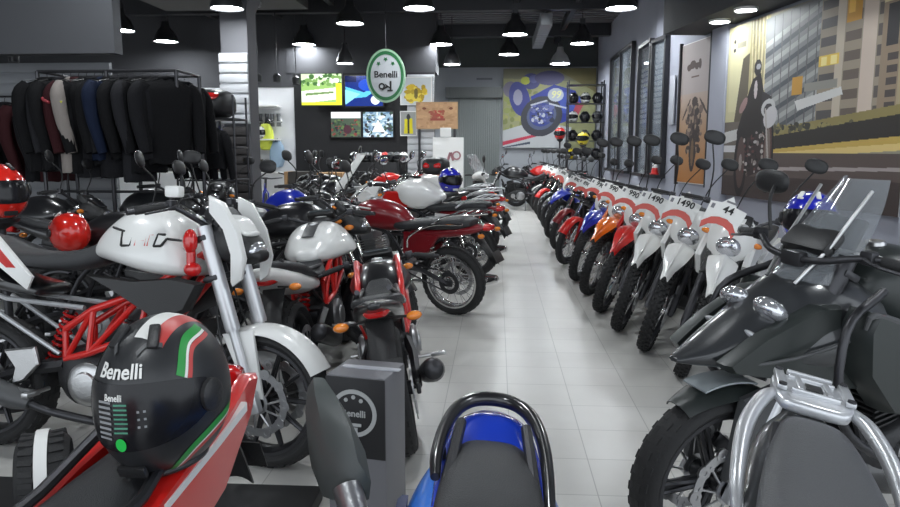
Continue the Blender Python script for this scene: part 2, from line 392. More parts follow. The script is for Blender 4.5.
def moto(label, kind='motorcycle', group=None, **kw):
    d = dict(DEF); d.update(kw); s = type('S', (), d)
    root = thing(kind, label, 'motorcycle', group=group)
    A = Vector((s.wb, 0, s.rf)); sd = Vector((-math.sin(R(s.rake)), 0, math.cos(R(s.rake)))); fwd = Vector((math.cos(R(s.rake)), 0, math.sin(R(s.rake))))
    top = A+sd*s.fl; H = top-fwd*.045                       # steering head
    MS = Matrix.Translation(H) @ Matrix.Rotation(R(s.steer), 4, sd) @ Matrix.Translation(-H)
    def g(): return G()
    def f(): return G(MS)
    hz = H.z; hx = H.x
    # wheels
    wheel(root, 'front_wheel', A, s.rf, s.wf, s.sp, s.disc, MS, rimm=s.rimm, spm=s.spm, knob=s.knob)
    wheel(root, 'rear_wheel', (0, 0, s.rr), s.rr, s.wr, s.sp, 1 if s.disc else 0, None, rimm=s.rimm, spm=s.spm, knob=s.knob, side=-1)
    # fork
    fy = s.wf/2+.045
    for sg in (-1, 1):
        a = A+Vector((0, sg*fy, 0)); o = f()
        if s.usd:
            o.cyl(a+sd*.02, a+sd*(s.fl*.46), .020, 14); o2 = f(); o2.tube([a+sd*(s.fl*.44), a+sd*(s.fl*.46), a+sd*(s.fl+.05)], [.031, .0335, .0335], 16)
            o.box(a+sd*.01+Vector((0, 0, 0)), (.055, .040, .10), (0, -R(s.rake), 0), .012)
            L = obj('fork_leg', o, SILVER if s.forkm != GOLD else DARKM, root); obj('fork_tube', o2, s.forkm, L)
        else:
            o.tube([a-sd*.02, a+sd*.02, a+sd*(s.fl*.50), a+sd*(s.fl*.52)], [.02, .029, .029, .024], 14); o.box(a, (.05, .035, .06), (0, -R(s.rake), 0), .01)
            L = obj('fork_leg', o, DARKM if s.forkm != SILVER else SILVER, root); o2 = f(); o2.cyl(a+sd*(s.fl*.5), a+sd*(s.fl+.03), .0195, 12); obj('fork_tube', o2, CHROME, L)
            if s.knob:
                o3 = f(); o3.tube([a+sd*(s.fl*(.52+.02*k)) for k in range(13)], [.029 if k % 2 else .034 for k in range(13)], 12); obj('fork_gaiter', o3, PLASTIC, L)
    o = f()
    for k in (.0, -.18):
        p = top+sd*k; o.box(p-fwd*.02, (.075, fy*2+.07, .028), (0, -R(s.rake), 0), .01)
    o.cyl(H+sd*.03, H-sd*.2, .026, 12); obj('fork_yoke', o, DARKM, root); o = f(); o.cyl(A-Vector((0, fy+.02, 0)), A+Vector((0, fy+.02, 0)), .012, 12); obj('wheel_axle', o, ALU, root)
    if s.disc:
        for sg in ((1, -1) if s.disc == 2 else (1,)):
            o = f(); o.box(A+Vector((-.10, sg*(s.wf/2+.024), .075)), (.055, .055, .10), (0, R(50), 0), .014); obj('brake_caliper', o, s.calm if hasattr(s, 'calm') else DARKM, root)
            o = f(); o.tube([A+Vector((-.10, sg*(fy-.01), .1)), A+Vector((-.17, sg*fy, .3)), top+Vector((-.02, sg*.03, -.05)), top+Vector((.03, sg*.1, .08))], .005, 6, m=5); obj('brake_hose', o, PLASTIC, root)
    # front fender
    o = f(); r = s.rf+.022; w = s.wf/2+.022
    if s.ff == 'low':
        def fn(u, v):
            a = R(-8+u*150) if 0 else R(28+u*122); y = (v*2-1)*w; dip = .035*(abs(v*2-1)**3); k = 1-.45*max(0, (u-.8)/.2)
            return A+Vector((math.cos(a)*(r-dip), y*k, math.sin(a)*(r-dip)))
        o.shell(fn, 22, 10, .004)
        for sg in (-1, 1): o.plate([(A.x-.04, A.z+.02), (A.x+.035, A.z+.02), (A.x-.01, A.z+r-.01), (A.x-.17, A.z+r-.04)], sg*(w-.004), sg*(w+.008))
        obj('front_fender', o, s.ffm, root)
    elif s.ff == 'chrome':
        def fn(u, v):
            a = R(25+u*140); q = v*2-1; return A+Vector((math.cos(a)*(r-.03*q*q), q*w, math.sin(a)*(r-.03*q*q)))
        o.shell(fn, 24, 8, .003); obj('front_fender', o, s.ffm, root)
        o = f()
        for sg in (-1, 1): o.tube([A+Vector((0, sg*w, .0)), A+Vector((-.1, sg*w, r*.96))], .005, 6)
        obj('fender_stay', o, CHROME, root)
    elif s.ff == 'high':
        bz = s.rf*2+.10; bx = s.wb-.07
        def fn(u, v):
            q = v*2-1; x = bx-.28+u*.74; wd = .060+.040*math.sin(min(1, u*1.15)*PI)**.8; wd *= 1-.55*(max(0, u-.65)/.35)**1.6
            z = bz+.035+.055*math.sin(u*PI*.8)-.34*max(0, u-.42)**1.5-.035*abs(q)**2.2; return Vector((x, q*wd, z))
        o.shell(fn, 24, 10, .005)
        def fn2(u, v):
            q = v*2-1; x = bx+.0+u*.46; wd = .03*(1-u); z = bz+.035+.055*math.sin(min(1, (u*.46+.28)/.76)*PI*.8)-.34*max(0, (u*.46+.28)/.76-.42)**1.5+.012*(1-abs(q)); return Vector((x, q*wd, z))
        o.shell(fn2, 8, 4, .004); obj('front_fender', o, s.ffm, root)
    # headlight
    L = top+fwd*.10+Vector((0, 0, getattr(s, 'lz', -.06)))
    if s.light == 'round':
        o = f(); o.lathe([(.02, -.10), (.06, -.085), (.088, -.03), (.094, .02), (.094, .035)], L, (1, 0, -.12), 24); h = obj('headlight', o, s.lightm, root)
        o = f(); o.lathe([(.095, .034), (.098, .05), (.088, .052), (.06, .064), (.001, .07)], L, (1, 0, -.12), 24); obj('headlight_lens', o, HL, h)
    elif s.light == 'mask':
        o = f(); c = L
        def fn(u, v):
            q = v*2-1; z = c.z-.13+u*.28; wd = .07+.085*math.sin(PI*(.18+u*.62))-.05*max(0, u-.75)*3; x = c.x+.07-.18*u*u*.6-.075*q*q; return Vector((x, q*wd, z))
        o.shell(fn, 10, 12, .006); h = obj('headlight_mask', o, s.lightm, root)
        o = f(); o.ell(c+Vector((.045, 0, -.05)), (.05, .085, .072), n=18, m=10); obj('headlight_lens', o, HL, h)
    elif s.light == 'shield':
        o = f(); o.body([(L.x-.10, L.z-.06, L.z+.10, .09, 2.6), (L.x-.02, L.z-.09, L.z+.10, .11, 2.8), (L.x+.07, L.z-.09, L.z+.04, .085, 2.6), (L.x+.11, L.z-.08, L.z-.02, .05, 2.4)]); h = obj('headlight', o, s.lightm, root)
        o = f(); o.ell(L+Vector((.075, 0, -.03)), (.045, .075, .045), n=18); obj('headlight_lens', o, HL, h)
        o = f(); o.body([(L.x-.09, L.z+.09, L.z+.13, .07, 2.4), (L.x+.0, L.z+.07, L.z+.12, .08, 2.4), (L.x+.06, L.z+.03, L.z+.06, .06, 2.2)]); obj('light_cowl', o, s.ffm, root)
    # instruments and bar
    o = f(); ic = top+Vector((.02, 0, .085)); o.box(ic, (.05, .19, .10), (0, R(-50), 0), .02); ins = obj('instrument_cluster', o, PLASTIC, root)
    o = f(); o.box(ic+Vector((-.022, 0, .019)), (.004, .15, .07), (0, R(-50), 0), .001); obj('display', o, mat('lcd', (.12, .14, .15), .1), ins)
    bx0, bz0, bw = s.bar; T0 = top+Vector((-.03, 0, .03))
    bp = [T0+Vector((bx0-.13, -bw, bz0-.01)), T0+Vector((bx0-.07, -bw*.62, bz0+.01)), T0+Vector((bx0, -bw*.28, bz0*.35)), T0+Vector((bx0, 0, .0)), T0+Vector((bx0, bw*.28, bz0*.35)), T0+Vector((bx0-.07, bw*.62, bz0+.01)), T0+Vector((bx0-.13, bw, bz0-.01))]
    o = f(); o.tube(bp, .0115, 10, m=5); o.box(T0+Vector((bx0, 0, 0)), (.04, .08, .05), b=.01); obj('handlebar', o, s.barm, root)
    for sg in (-1, 1):
        e = bp[-1] if sg > 0 else bp[0]; i_ = bp[-2] if sg > 0 else bp[1]; dr = (e-i_).normalized()
        o = f(); o.tube([e-dr*.13, e-dr*.125, e-dr*.005, e+dr*.002], [.014, .0175, .0165, .012], 12); gr = obj('grip', o, RUBBER, root)
        o = f(); o.cyl(e, e+dr*.03, .013, 12); obj('bar_end', o, DARKM, gr)
        o = f(); o.box(e-dr*.165, (.035, .045, .045), b=.01); o.tube([e-dr*.16+Vector((.03, 0, 0)), e-dr*.10+Vector((.06, 0, -.005)), e-dr*.0+Vector((.055, 0, -.01))], [.006, .006, .005], 6, m=4); obj('brake_lever' if sg < 0 else 'clutch_lever', o, DARKM, root)
        if s.mir == 'stalk':
            p0 = e-dr*.17+Vector((0, 0, .02)); p2 = p0+Vector((-.03, sg*.10, s.mirz)); o = f()
            o.tube([p0, p0+Vector((.03, sg*.03, s.mirz*.5)), p2+Vector((.01, 0, -.03))], .0055, 6, m=4); st = obj('mirror', o, PLASTIC, root)
            o = f(); o.ell(p2+Vector((0, 0, .01)), (.018, .075, .05), (0, R(-10), sg*R(-10)), n=16, m=8, p=2.4); obj('mirror_housing', o, PLASTIC, st)
            o = f(); o.ell(p2+Vector((-.012, 0, .012)), (.009, .067, .043), (0, R(-10), sg*R(-10)), n=16, m=8, p=2.4); obj('mirror_glass', o, MIRG, st)
    # tank, seat, tail, side panels
    if s.tank != 'none':
        tk = TANK[s.tank or 'naked'] if not isinstance(s.tank, list) else s.tank
        dx = hx-.06-tk[-1][0] if not isinstance(s.tank, list) else 0
        o = g(); o.body([(q[0]+dx,)+tuple(q[1:]) for q in tk], 24, 5, .03); T = obj('tank', o, s.tankm, root)
        zc = max(q[2] for q in tk); xc = [q[0] for q in tk if q[2] == zc][0]+dx
        o = g(); o.lathe([(.034, -.01), (.034, .006), (.03, .012), (.0, .013)], (xc, 0, zc+.0), (0, 0, 1), 18); obj('fuel_cap', o, ALU, T)
    st = SEAT[s.seat or 'naked'] if not isinstance(s.seat, list) else s.seat
    if s.seat != 'none': o = g(); o.body(st, 22, 4, .02); obj('seat', o, s.seatm, root)
    if s.tail != 'none':
        o = g(); o.body(TAIL[s.tail or 'naked'] if not isinstance(s.tail, list) else s.tail, 20, 4, .015); obj('tail_cowl', o, s.tailm, root)
    if s.side:
        for sg in (-1, 1): o = g(); o.plate(s.side, sg*.10, sg*.135); obj('side_panel', o, s.sidem, root)
    if s.shroud:
        for sg in (-1, 1):
            o = g(); o.plate(s.shroud, sg*.115, sg*.165, .9, yf=lambda x, z: .10*max(0, x-.85)); obj('tank_shroud', o, s.shroudm, root)
    # frame
    o = g(); pv = Vector((.42, 0, .42)); hd = Vector((hx, 0, hz-.05))
    if s.trellis:
        for sg in (-1, 1):
            y = sg*.10; P = [hd+Vector((0, sg*.03, .0)), Vector((.90, y*1.2, .80)), Vector((.62, y*1.2, .70)), Vector((.46, y, .60))]
            Q = [hd+Vector((-.02, sg*.03, -.13)), Vector((.86, y*1.35, .60)), Vector((.60, y*1.3, .50)), Vector((.46, y, .46))]
            o.tube(P, .017, 10); o.tube(Q, .017, 10)
            for a, b in ((P[0], Q[1]), (P[1], Q[1]), (P[1], Q[2]), (P[2], Q[2]), (P[2], Q[3]), (P[3], Q[3])): o.tube([a, b], .014, 8)
    else:
        for sg in (-1, 1):
            y = sg*.085
            o.tube([hd+Vector((0, sg*.02, 0)), Vector((.85, y, .78)), Vector((.55, y*1.2, .70)), Vector((.42, y*1.2, .42)), Vector((.50, y, .26)), Vector((.80, y, .24)), Vector((.93, y*.7, .48)), hd+Vector((-.01, sg*.02, -.12))], .015, 8, m=4)
    obj('frame', o, s.framem, root)
    o = g()
    for sg in (-1, 1):
        o.tube([(.55, sg*.09, .70), (.15, sg*.10, .73), (-.22, sg*.07, .84)], .012, 8); o.tube([(.42, sg*.09, .48), (.0, sg*.10, .72)], .011, 8)
    obj('subframe', o, s.subm if hasattr(s, 'subm') else DARKM, root)
    # swingarm, shock, chain
    o = g()
    for sg in (-1, 1):
        y = sg*(s.wr/2+.045)
        o.tube([(.45, y*.8, .43), (.25, y, .40), (0, y, s.rr)], [.026, .024, .020], 4 if s.disc else 8); o.box((0, y, s.rr), (.09, .022, .055), b=.01)
    o.cyl((0, -s.wr/2-.06, s.rr), (0, s.wr/2+.06, s.rr), .011, 10); o.box((.36, 0, .42), (.09, s.wr+.02, .05), b=.01); obj('swingarm', o, s.swm if hasattr(s, 'swm') else DARKM, root)
    if s.twin:
        for sg in (-1, 1):
            o = g(); y = sg*(s.wr/2+.05); a = Vector((.05, y, s.rr+.05)); b = Vector((.16, y, .72)); o.cyl(a, b, .010, 8)
            sp_ = obj('shock_absorber', o, CHROME, root); o = g()
            for k in range(9): p = a.lerp(b, .15+.75*k/8); o.lathe([(.027, -.006), (.031, 0), (.027, .006), (.023, 0)], p, b-a, 12, closed=True)
            obj('spring', o, CHROME, sp_)
    else:
        o = g(); a = Vector((.30, 0, .40)); b = Vector((.42, 0, .68)); o.cyl(a, b, .014, 8); sp_ = obj('shock_absorber', o, DARKM, root); o = g()
        for k in range(9): p = a.lerp(b, .1+.8*k/8); o.lathe([(.032, -.008), (.038, 0), (.032, .008), (.026, 0)], p, b-a, 12, closed=True)
        obj('spring', o, LENSR if s.trellis else DARKM, sp_)
    o = g(); y = s.wr/2+.025
    o.lathe([(.095, y-.004), (.10, y), (.095, y+.004), (.06, y+.003), (.06, y-.003)], (0, 0, s.rr), (0, 1, 0), 24, closed=True)
    o.tube([(0, y, s.rr+.096), (.46, y, .455)], .008, 4); o.tube([(0, y, s.rr-.096), (.46, y, .385)], .008, 4); obj('chain', o, DARKM, root)
    # engine
    E = s.engm; ew = .15
    o = g(); o.body([(.42, .30, .48, .10, 3), (.50, .24, .52, .13, 3.4), (.70, .22, .50, .14, 3.6), (.84, .24, .44, .12, 3.4), (.90, .28, .40, .09, 3)], 20, 3, .02); en = obj('engine', o, E, root)
    o = g(); cyl0 = Vector((.78, 0, .44)); cax = Vector((.22, 0, 1)).normalized()
    for k in range(9):
        p = cyl0+cax*(.02+.022*k); o.box(p, (.17, .19 if k < 7 else .16, .010), (0, R(12), 0), .003)
    o.box(cyl0+cax*.10, (.13, .13, .2), (0, R(12), 0), .02); o.box(cyl0+cax*.235, (.15, .15, .07), (0, R(12), 0), .02); obj('cylinder', o, ENGS if s.engm == ENGS else ENG, en)
    for sg in (-1, 1):
        o = g(); o.lathe([(.10, 0), (.10, .02), (.085, .032), (.06, .034), (.055, .045), (.02, .048), (.0, .048)], (.60 if sg < 0 else .56, sg*(ew-.025), .36), (0, sg, 0), 28)
        if sg > 0: o.lathe([(.055, 0), (.055, .022), (.04, .03), (0, .03)], (.74, sg*(ew-.03), .36), (0, sg, 0), 20)
        obj('clutch_cover' if sg < 0 else 'generator_cover', o, s.covm if hasattr(s, 'covm') else ENGS, en)
    for sg in (-1, 1): o = g(); o.cyl((.40, sg*.14, .33), (.40, sg*.22, .33), .010, 8); o.box((.40, sg*.25, .33), (.035, .08, .022), b=.006); obj('footpeg', o, ALU, root)
    o = g(); o.tube([(.60, .15, .30), (.66, .19, .28), (.70, .20, .31)], .006, 6); o.cyl((.70, .19, .31), (.70, .23, .31), .009, 8); obj('gear_lever', o, ALU, root)
    o = g(); o.tube([(.46, .12, .28), (.44, .20, .14), (.43, .27, .045)], .010, 8); o.box((.43, .275, .042), (.06, .04, .008), (R(10), 0, 0), .002); obj('side_stand', o, DARKM, root)
    # exhaust
    o = g()
    if s.exh == 'low':
        o.tube([(.93, -.03, .62), (1.0, -.05, .48), (.93, -.07, .26), (.70, -.10, .18), (.45, -.15, .22), (.30, -.17, .27)], .020, 10, m=5); ex = obj('exhaust_pipe', o, DARKM if s.exhm != CHROME else CHROME, root)
        o = g(); a = Vector((.30, -.175, .27)); b = Vector((-.14, -.20, .42)); dd = (b-a).normalized()
        o.tube([a-dd*.03, a+dd*.04, b-dd*.04, b, b+dd*.015], [.028, .052, .056, .046, .026], 18); obj('muffler', o, s.exhm, ex)
    elif s.exh == 'long':
        o.tube([(.93, -.03, .62), (1.0, -.06, .48), (.93, -.10, .26), (.75, -.15, .20), (.40, -.17, .22)], .020, 10, m=5); ex = obj('exhaust_pipe', o, s.exhm, root)
        o = g(); o.tube([(.45, -.17, .215), (.36, -.17, .225), (-.25, -.18, .29), (-.33, -.18, .30), (-.34, -.18, .30)], [.022, .045, .048, .036, .02], 18); obj('muffler', o, s.exhm, ex)
    elif s.exh == 'high':
        o.tube([(.93, -.03, .62), (1.0, -.08, .50), (.90, -.14, .42), (.60, -.15, .48), (.38, -.13, .60), (.2, -.14, .66)], .018, 10, m=5); ex = obj('exhaust_pipe', o, DARKM, root)
        o = g(); o.tube([(.22, -.14, .655), (.16, -.145, .68), (-.22, -.15, .78), (-.24, -.15, .785)], [.022, .048, .050, .03], 16); obj('muffler', o, s.exhm, ex)
    if s.belly: o = g(); o.body(s.belly, 18, 4, .02); obj('belly_pan', o, P_BLACK, root)
    # radiator or horn
    o = g(); o.box((hx-.06, 0, .58), (.03, .22, .17), (0, R(15), 0), .006)
    for k in range(12): o.box((hx-.042, 0, .51+.013*k), (.004, .20, .004), (0, R(15), 0))
    obj('radiator', o, PLASTIC, root)
    # rear end
    tx, tz = s.tl; o = g(); o.body([(tx-.03, tz-.03, tz+.02, .05, 3), (tx+.02, tz-.035, tz+.03, .065, 3)], 16, 2, .012); obj('tail_light', o, LENSR, root)
    o = g()
    if s.rfend == 'long' if hasattr(s, 'rfend') else False:
        def fn(u, v):
            a = R(35+u*145); q = v*2-1; rr_ = s.rr+.06; return Vector((math.cos(a)*rr_-.02, q*(s.wr/2+.03)*1.05, s.rr+math.sin(a)*rr_-.03*q*q+.03))
        o.shell(fn, 22, 8, .004); obj('rear_fender', o, s.rfm if hasattr(s, 'rfm') else CHROME, root)
    else:
        def fn(u, v):
            q = v*2-1; x = tx+.14-u*.20; z = tz-.05-.26*u**1.3; return Vector((x, q*(.062-.015*u), z-.02*q*q))
        o.shell(fn, 12, 6, .005); rf = obj('rear_fender', o, PLASTIC, root)
        o = g(); o.box((tx-.075, 0, tz-.25), (.004, .15, .10), (0, R(28), 0), .001); obj('plate_holder', o, PLASTIC, rf)
    if s.ind:
        for sg in (-1, 1):
            o = g(); o.cyl((tx+.04, sg*.05, tz-.05), (tx+.0, sg*.13, tz-.05), .006, 6); a_ = obj('rear_indicator', o, PLASTIC, root)
            o = g(); o.ell((tx-.005, sg*.155, tz-.05), (.028, .034, .020), n=14, m=8); obj('indicator_lens', o, LENSA, a_)
            o = f(); p = L+Vector((-.04, sg*.09, .0)); o.cyl(p, p+Vector((0, sg*.06, 0)), .006, 6); a_ = obj('front_indicator', o, PLASTIC, root)
            o = f(); o.ell(p+Vector((.0, sg*.085, 0)), (.026, .034, .020), n=14, m=8); obj('indicator_lens', o, LENSA, a_)
    if s.rack:
        o = g(); z = tz+.10
        for sg in (-1, 1): o.tube([(.12, sg*.14, z-.09), (-.05, sg*.145, z), (-.30, sg*.12, z+.02), (-.38, sg*.05, z+.02)], .010, 8, m=4)
        for k in range(4): o.cyl((-.08-.07*k, -.125, z+.01), (-.08-.07*k, .125, z+.01), .007, 8)
        obj('luggage_rack', o, s.rack, root)
    if s.scr:
        o = f(); c = top+Vector((.13, 0, .02)); h_, wd = s.scr
        def fn(u, v):
            q = v*2-1; k = 1-.5*u*u; return c+Vector((-.26*u-.10*q*q, q*wd*k, h_*u))
        o.shell(fn, 12, 14, .004); obj('windscreen', o, s.scrm if hasattr(s, 'scrm') else SCREEN, root)
    root['_top'] = tuple(top); root['_L'] = tuple(L)
    return root
def place(root, x, y, head, lean=9):
    root.location = (x, y, 0); root.rotation_euler = (R(-lean), 0, R(head)); return root
def RM(root): return Matrix.Translation(root.location) @ Euler(root.rotation_euler).to_matrix().to_4x4()

# ------------------------------------------------------------------ helmets
def helmet_fn(az, el, k=1.):
    """surface of a full-face helmet, x forward; el measured from a point a little below centre"""
    ca, sa = math.cos(az), math.sin(az); ce, se = math.cos(el), math.sin(el)
    rx = .152 if ca > 0 else .148; ry = .125; rz = .140 if el > 0 else .135
    chin = .028*max(0, ca)**3*max(0, -se)**.8 if el < 0 else 0
    x = (rx+chin)*k*ca*ce**.92; y = ry*k*sa*ce**.92; z = rz*k*se
    return Vector((x, y, z))
def helmet(label, shell, group=None, vis=None, name='helmet', cat='helmet', accent=None):
    root = thing(name, label, cat, group=group); E0 = R(-62)
    g = G(); A0, A1, B0, B1 = R(74), 0, R(-22), R(26)      # visor opening half angle, bottom, top
    nu, nv = 48, 26
    def el(v): return E0+(R(90)-E0)*v
    rings = []
    for j in range(nv+1):
        e = el(j/nv); rings.append([helmet_fn(2*PI*i/nu, min(e, R(89.6)))+Vector((0, 0, .125)) for i in range(nu)])
    g.loft(rings); obj('shell', g, shell, root)
    v = G()
    def fv(u, w):
        a = (u*2-1)*R(76); q = abs(u*2-1); e = R(-20)+R(46)*w; e = e*(1-.55*q**3)+R(6)*q**3; return helmet_fn(a, e, 1.025)+Vector((0, 0, .125))
    v.shell(fv, 30, 10, .003); vo = obj('visor', v, vis or mat('dark_visor', (.010, .010, .012), .22, spec=.35), root)
    for sg in (-1, 1):
        g = G(); c = helmet_fn(sg*R(78), R(4), 1.03)+Vector((0, 0, .125)); g.lathe([(.030, -.006), (.030, .004), (.022, .009), (0, .010)], c, (.15, sg, 0), 20); obj('visor_pivot', g, PLASTIC, vo)
    for sg in (-1, 1):
        g = G(); g.box(helmet_fn(sg*R(34), R(60), 1.015)+Vector((0, 0, .125)), (.05, .022, .012), (0, R(38), sg*R(18)), .005); obj('brow_vent', g, accent or PLASTIC, root)
    g = G(); g.box(helmet_fn(0, R(-42), 1.03)+Vector((0, 0, .125)), (.012, .06, .022), (0, R(20), 0), .005)
    obj('chin_vent', g, accent or PLASTIC, root)
    g = G(); g.tube([helmet_fn(2*PI*i/36, E0, 1.01)+Vector((0, 0, .125)) for i in range(36)], .007, 8, closed=True); obj('neck_trim', g, PLASTIC, root)
    return root
# ------------------------------------------------------------------ room
def wallx(y): return 2.62 if y >= 12.5 else 2.62+.15*(12.5-y)
def floor_mat():
    m = bpy.data.materials.new('floor_tiles'); m.use_nodes = True; nt = m.node_tree; b = nt.nodes['Principled BSDF']; N = nt.nodes.new
    tc = N('ShaderNodeTexCoord'); mp = N('ShaderNodeMapping'); mp.inputs['Location'].default_value = (-.076+.357*40, .357*20-.0, 0)
    br = N('ShaderNodeTexBrick'); br.offset = 0; br.squash = 1
    for k, v in (('Scale', 1), ('Brick Width', .357), ('Row Height', .357), ('Mortar Size', .0028), ('Mortar Smooth', .3), ('Bias', 0)): br.inputs[k].default_value = v
    br.inputs['Color1'].default_value = (.58, .57, .545, 1); br.inputs['Color2'].default_value = (.62, .61, .585, 1); br.inputs['Mortar'].default_value = (.38, .375, .36, 1)
    no = N('ShaderNodeTexNoise'); no.inputs['Scale'].default_value = 2.2; no.inputs['Detail'].default_value = 6
    mx = N('ShaderNodeMix'); mx.data_type = 'RGBA'; mx.blend_type = 'MULTIPLY'; mx.inputs[0].default_value = .22
    cr = N('ShaderNodeValToRGB'); cr.color_ramp.elements[0].position = .35; cr.color_ramp.elements[0].color = (.62, .60, .57, 1); cr.color_ramp.elements[1].position = .65
    L = nt.links.new; L(tc.outputs['Object'], mp.inputs['Vector']); L(mp.outputs[0], br.inputs['Vector']); L(tc.outputs['Object'], no.inputs['Vector'])
    L(no.outputs['Fac'], cr.inputs[0]); L(br.outputs['Color'], mx.inputs[6]); L(cr.outputs[0], mx.inputs[7]); L(mx.outputs[2], b.inputs['Base Color'])
    b.inputs['Roughness'].default_value = .30; b.inputs['Specular IOR Level'].default_value = .45
    return m
g = G(); g.box((-3.5, 9, -.05), (17, 24, .1)); struct('floor', g, floor_mat())
CEIL = mat('ceiling_deck', (.05, .052, .056), .8)
WALLG = mat('grey_wall_paint', (.36, .375, .44), .75, noise=(1.5, .06)); WALLD = mat('dark_wall_paint', (.050, .051, .057), .8); WALLW = mat('white_wall_paint', (.62, .63, .64), .7); WALLB = mat('back_wall_paint', (.34, .36, .39), .7)
CZ = 4.4
g = G(); g.box((-3.5, 9, CZ+.05), (17, 24, .1))
for k in range(90):                                            # folded steel deck
    g.box((-3.5, -2.6+k*.26, CZ-.03), (17, .13, .06))
struct('ceiling', g, mat('corrugated_deck', (.13, .13, .14), .6))
def seg_wall(name, pts, z0, z1, t, m):
    g = G()
    for (x0, y0), (x1, y1) in zip(pts[:-1], pts[1:]):
        d = Vector((x1-x0, y1-y0)); n = Vector((d.y, -d.x)).normalized()*t
        q = [(x0, y0), (x1, y1), (x1+n.x, y1+n.y), (x0+n.x, y0+n.y)]
        g.add([(x, y, z) for z in (z0, z1) for x, y in q], [(0, 1, 2, 3), (4, 7, 6, 5), (0, 4, 5, 1), (1, 5, 6, 2), (2, 6, 7, 3), (3, 7, 4, 0)])
    return struct(name, g, m)
seg_wall('wall_right', [(wallx(2), 2), (wallx(12.5), 12.5), (2.62, 19.6)], 0, CZ, .15, WALLG)
g = G(); g.box((-1.2, 19.6+.075, 1.8), (7.9, .15, 3.6)); struct('wall_back', g, WALLB)
g = G(); g.box((-1.2, 19.7, CZ/2+1.8), (7.9, .2, CZ-3.6)); struct('trim_1', g, mat('green_grey_fascia', (.06, .068, .068), .8))
g = G(); g.box((-11.9, 9, CZ/2), (.15, 24, CZ)); struct('wall_left', g, WALLW)
g = G(); g.box((-8.1, 15.6, 1.38), (7.5, .15, 2.76)); struct('wall_back_left', g, mat('lit_white_wall', (.75, .76, .78), .6))
g = G(); g.box((-8.1, 15.6, (CZ+2.76)/2), (7.5, .17, CZ-2.76)); struct('trim_4', g, WALLD)
# columns on the right wall
def box_struct(name, x0, x1, y0, y1, z0, z1, m, b=0): g = G(); g.box(((x0+x1)/2, (y0+y1)/2, (z0+z1)/2), (x1-x0, y1-y0, z1-z0), b=b); return struct(name, g, m)
WA = math.atan(.15)
def on_wall(y, z, off=0., W=0):
    """frame on the right wall: local x along the wall towards the back, local -y out of it"""
    x = wallx(y)-off; h = PI/2+(WA if y < 12.5 else 0)
    return Matrix.Translation((x, y, z)) @ Matrix.Rotation(h, 4, 'Z') @ Matrix.Rotation(PI, 4, 'Z') @ Matrix.Rotation(PI, 4, 'Z')
def wall_col(name, y0, y1, z1=CZ, d=.12, m=None):
    g = G(on_wall((y0+y1)/2, 0)); g.box((0, d/2 if False else -(-d/2), z1/2), (abs(y1-y0), d, z1)); return struct(name, g, m or WALLG)
g = G()
for (y0, y1, d) in ((9.75, 10.2, .10), (5.45, 6.40, .10)):
    ym = (y0+y1)/2; x = wallx(ym); q = Matrix.Translation((x, ym, 0)) @ Matrix.Rotation(WA, 4, 'Z')
    gg = G(q); gg.box((-d/2, 0, CZ/2), (d, y1-y0, CZ)); struct('column_right', gg, WALLG)
# soffit over the mural
g = G(); q = Matrix.Translation((wallx(7.2), 7.2, 0)) @ Matrix.Rotation(WA, 4, 'Z'); gg = G(q); gg.box((-.30, .2, 3.02+.6), (.6, 6.6, 1.2)); struct('trim_2', gg, WALLD)

def wall_frame(y0, y1, off):
    """matrix for a flat thing on the right wall spanning y0..y1 (local x runs from near to far, faces the room)"""
    a = Vector((wallx(y0)-off, y0, 0)); b = Vector((wallx(y1)-off, y1, 0)); u = (b-a).normalized(); c = (a+b)/2; L_ = (b-a).length
    # viewed from the room (looking +X) far end is on the left, so local +x must run from far to near
    X = -u; Z = Vector((0, 0, 1)); Y = Z.cross(X)
    M = Matrix(((X.x, Y.x, Z.x, c.x), (X.y, Y.y, Z.y, c.y), (X.z, Y.z, Z.z, 0), (0, 0, 0, 1)))
    return M, L_
